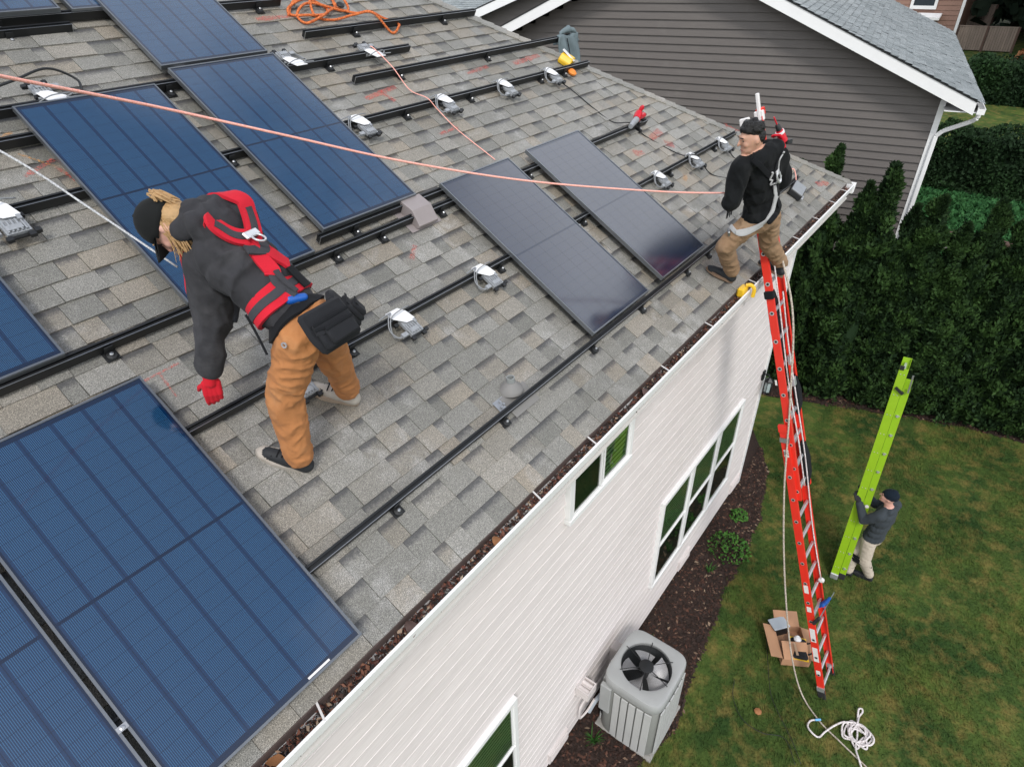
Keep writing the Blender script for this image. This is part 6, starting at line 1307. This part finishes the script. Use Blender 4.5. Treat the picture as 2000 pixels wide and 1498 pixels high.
# ---------------------------------------------------------------- the man with the lime ladder
def worker_lawn():
    R_ = thing('person', 'man in navy beanie and slate fleece holding the lime ladder on the lawn', 'person', V((6.5, -1.9, GZ)))
    pel = V((6.54, -1.885, -4.58)); neck = V((6.505, -1.91, -3.99)); lat = V((-.94, .34, 0)); P, ax_, lat, fr = torso_prims(pel, neck, lat, 'hoodie_slate', 'hoodie_slate', bulk=1.15)
    f = V((.34, .94, 0)); back = fr if fr.dot(f) < 0 else -fr
    shL, shR = neck+lat*.19-ax_*.06, neck-lat*.19-ax_*.06; elL, elR = V((6.34, -1.69, -4.24)), V((6.68, -1.74, -4.16)); wrL, wrR = V((6.44, -1.56, -4.06)), V((6.62, -1.56, -3.98))
    P += [('c', shL, shR, .078, .078, 'hoodie_slate'), ('c', neck, shL, .058, .07, 'hoodie_slate'), ('c', neck, shR, .058, .07, 'hoodie_slate')]
    limb(P, shL, elL, wrL, (.080, .064, .048), 'hoodie_slate'); limb(P, shR, elR, wrR, (.080, .064, .048), 'hoodie_slate')
    P += [('c', neck+back*.06+lat*.07, neck+back*.06-lat*.07, .048, .048, 'hoodie_slate'), ('e', pel-ax_*.07, (lat*.168, fr*.13, ax_*.12), 'pants_beige'), ('e', pel+ax_*.0, (lat*.172, fr*.132, ax_*.10), 'hoodie_slate')]
    hL, hR = pel+lat*.085-ax_*.08, pel-lat*.085-ax_*.08; aL, aR = V((6.55, -2.03, GZ+.09)), V((6.46, -1.76, GZ+.09)); kL, kR = V((6.45, -1.90, -5.07)), V((6.52, -1.74, -5.04))
    limb(P, hL, kL, aL+V((0, 0, .03)), (.106, .082, .066), 'pants_beige'); limb(P, hR, kR, aR+V((0, 0, .03)), (.106, .082, .066), 'pants_beige')
    head = V((6.485, -1.86, -3.79)); hp, hf, hu, hl = head_prims(head, V((-.05, .95, .10)), V((0, -.08, 1)), 'skin_pale'); P += hp; P.append(('c', head-hu*.07-hf*.015, neck, .054, .06, 'skin_pale'))
    body, bv = organic('body', P, .010, R_, 3, {'hoodie_slate': (.007, 9, .7), 'pants_beige': (.008, 11, 1.3)}, 7.7)
    face_bits(head, hf, hu, hl, R_, 'black_hair')
    organic('beanie', [('e', head+hu*.045-hf*.012, (hl*.088, hf*.106, hu*.088), 'beanie'), ('c', head+hu*.035+hf*.085, head+hu*.02-hf*.09, .02, .02, 'beanie'), ('e', head+hu*.02-hf*.02, (hl*.090, hf*.100, hu*.035), 'beanie'), ('e', head+hu*.11-hf*.03, (hl*.05, hf*.05, hu*.035), 'beanie')], .006, R_, 2)
    for k_, a_ in ((kL, aL), (kR, aR)):
        c, nr, _, _ = bv.find_nearest(k_+f*.3); organic('knee_pad', [('e', c+V((0, 0, .0)), (V((0, 0, .085)), lat*.058, f*.03), 'black_cloth')], .007, R_, 1)
        dn_ = (a_-k_).normalized()
        for o_ in (-.03, .06): strap(bv, [k_+dn_*o_+(f*math.cos(t)+lat*math.sin(t))*.3 for t in [i*2*PI/10 for i in range(10)]], .03, 'knee_strap', 'black_cloth', R_, .004, .002, 3, True)
    glove('glove', wrL+V((.0, .02, .03)), V((.25, .45, .75)), V((-.8, -.4, .3)), 'dark_glove', R_, 1, .8); glove('glove', wrR+V((0, .02, .03)), V((-.25, .3, .9)), V((.9, -.3, 0)), 'dark_glove', R_, -1, .8)
    shoe(aL, aL+V((.05, 1, 0)), V((0, 0, 1)), 'shoe_black', 'shoe_black', R_); shoe(aR, aR+V((-.15, 1, 0)), V((0, 0, 1)), 'shoe_black', 'shoe_black', R_)
worker_lawn()
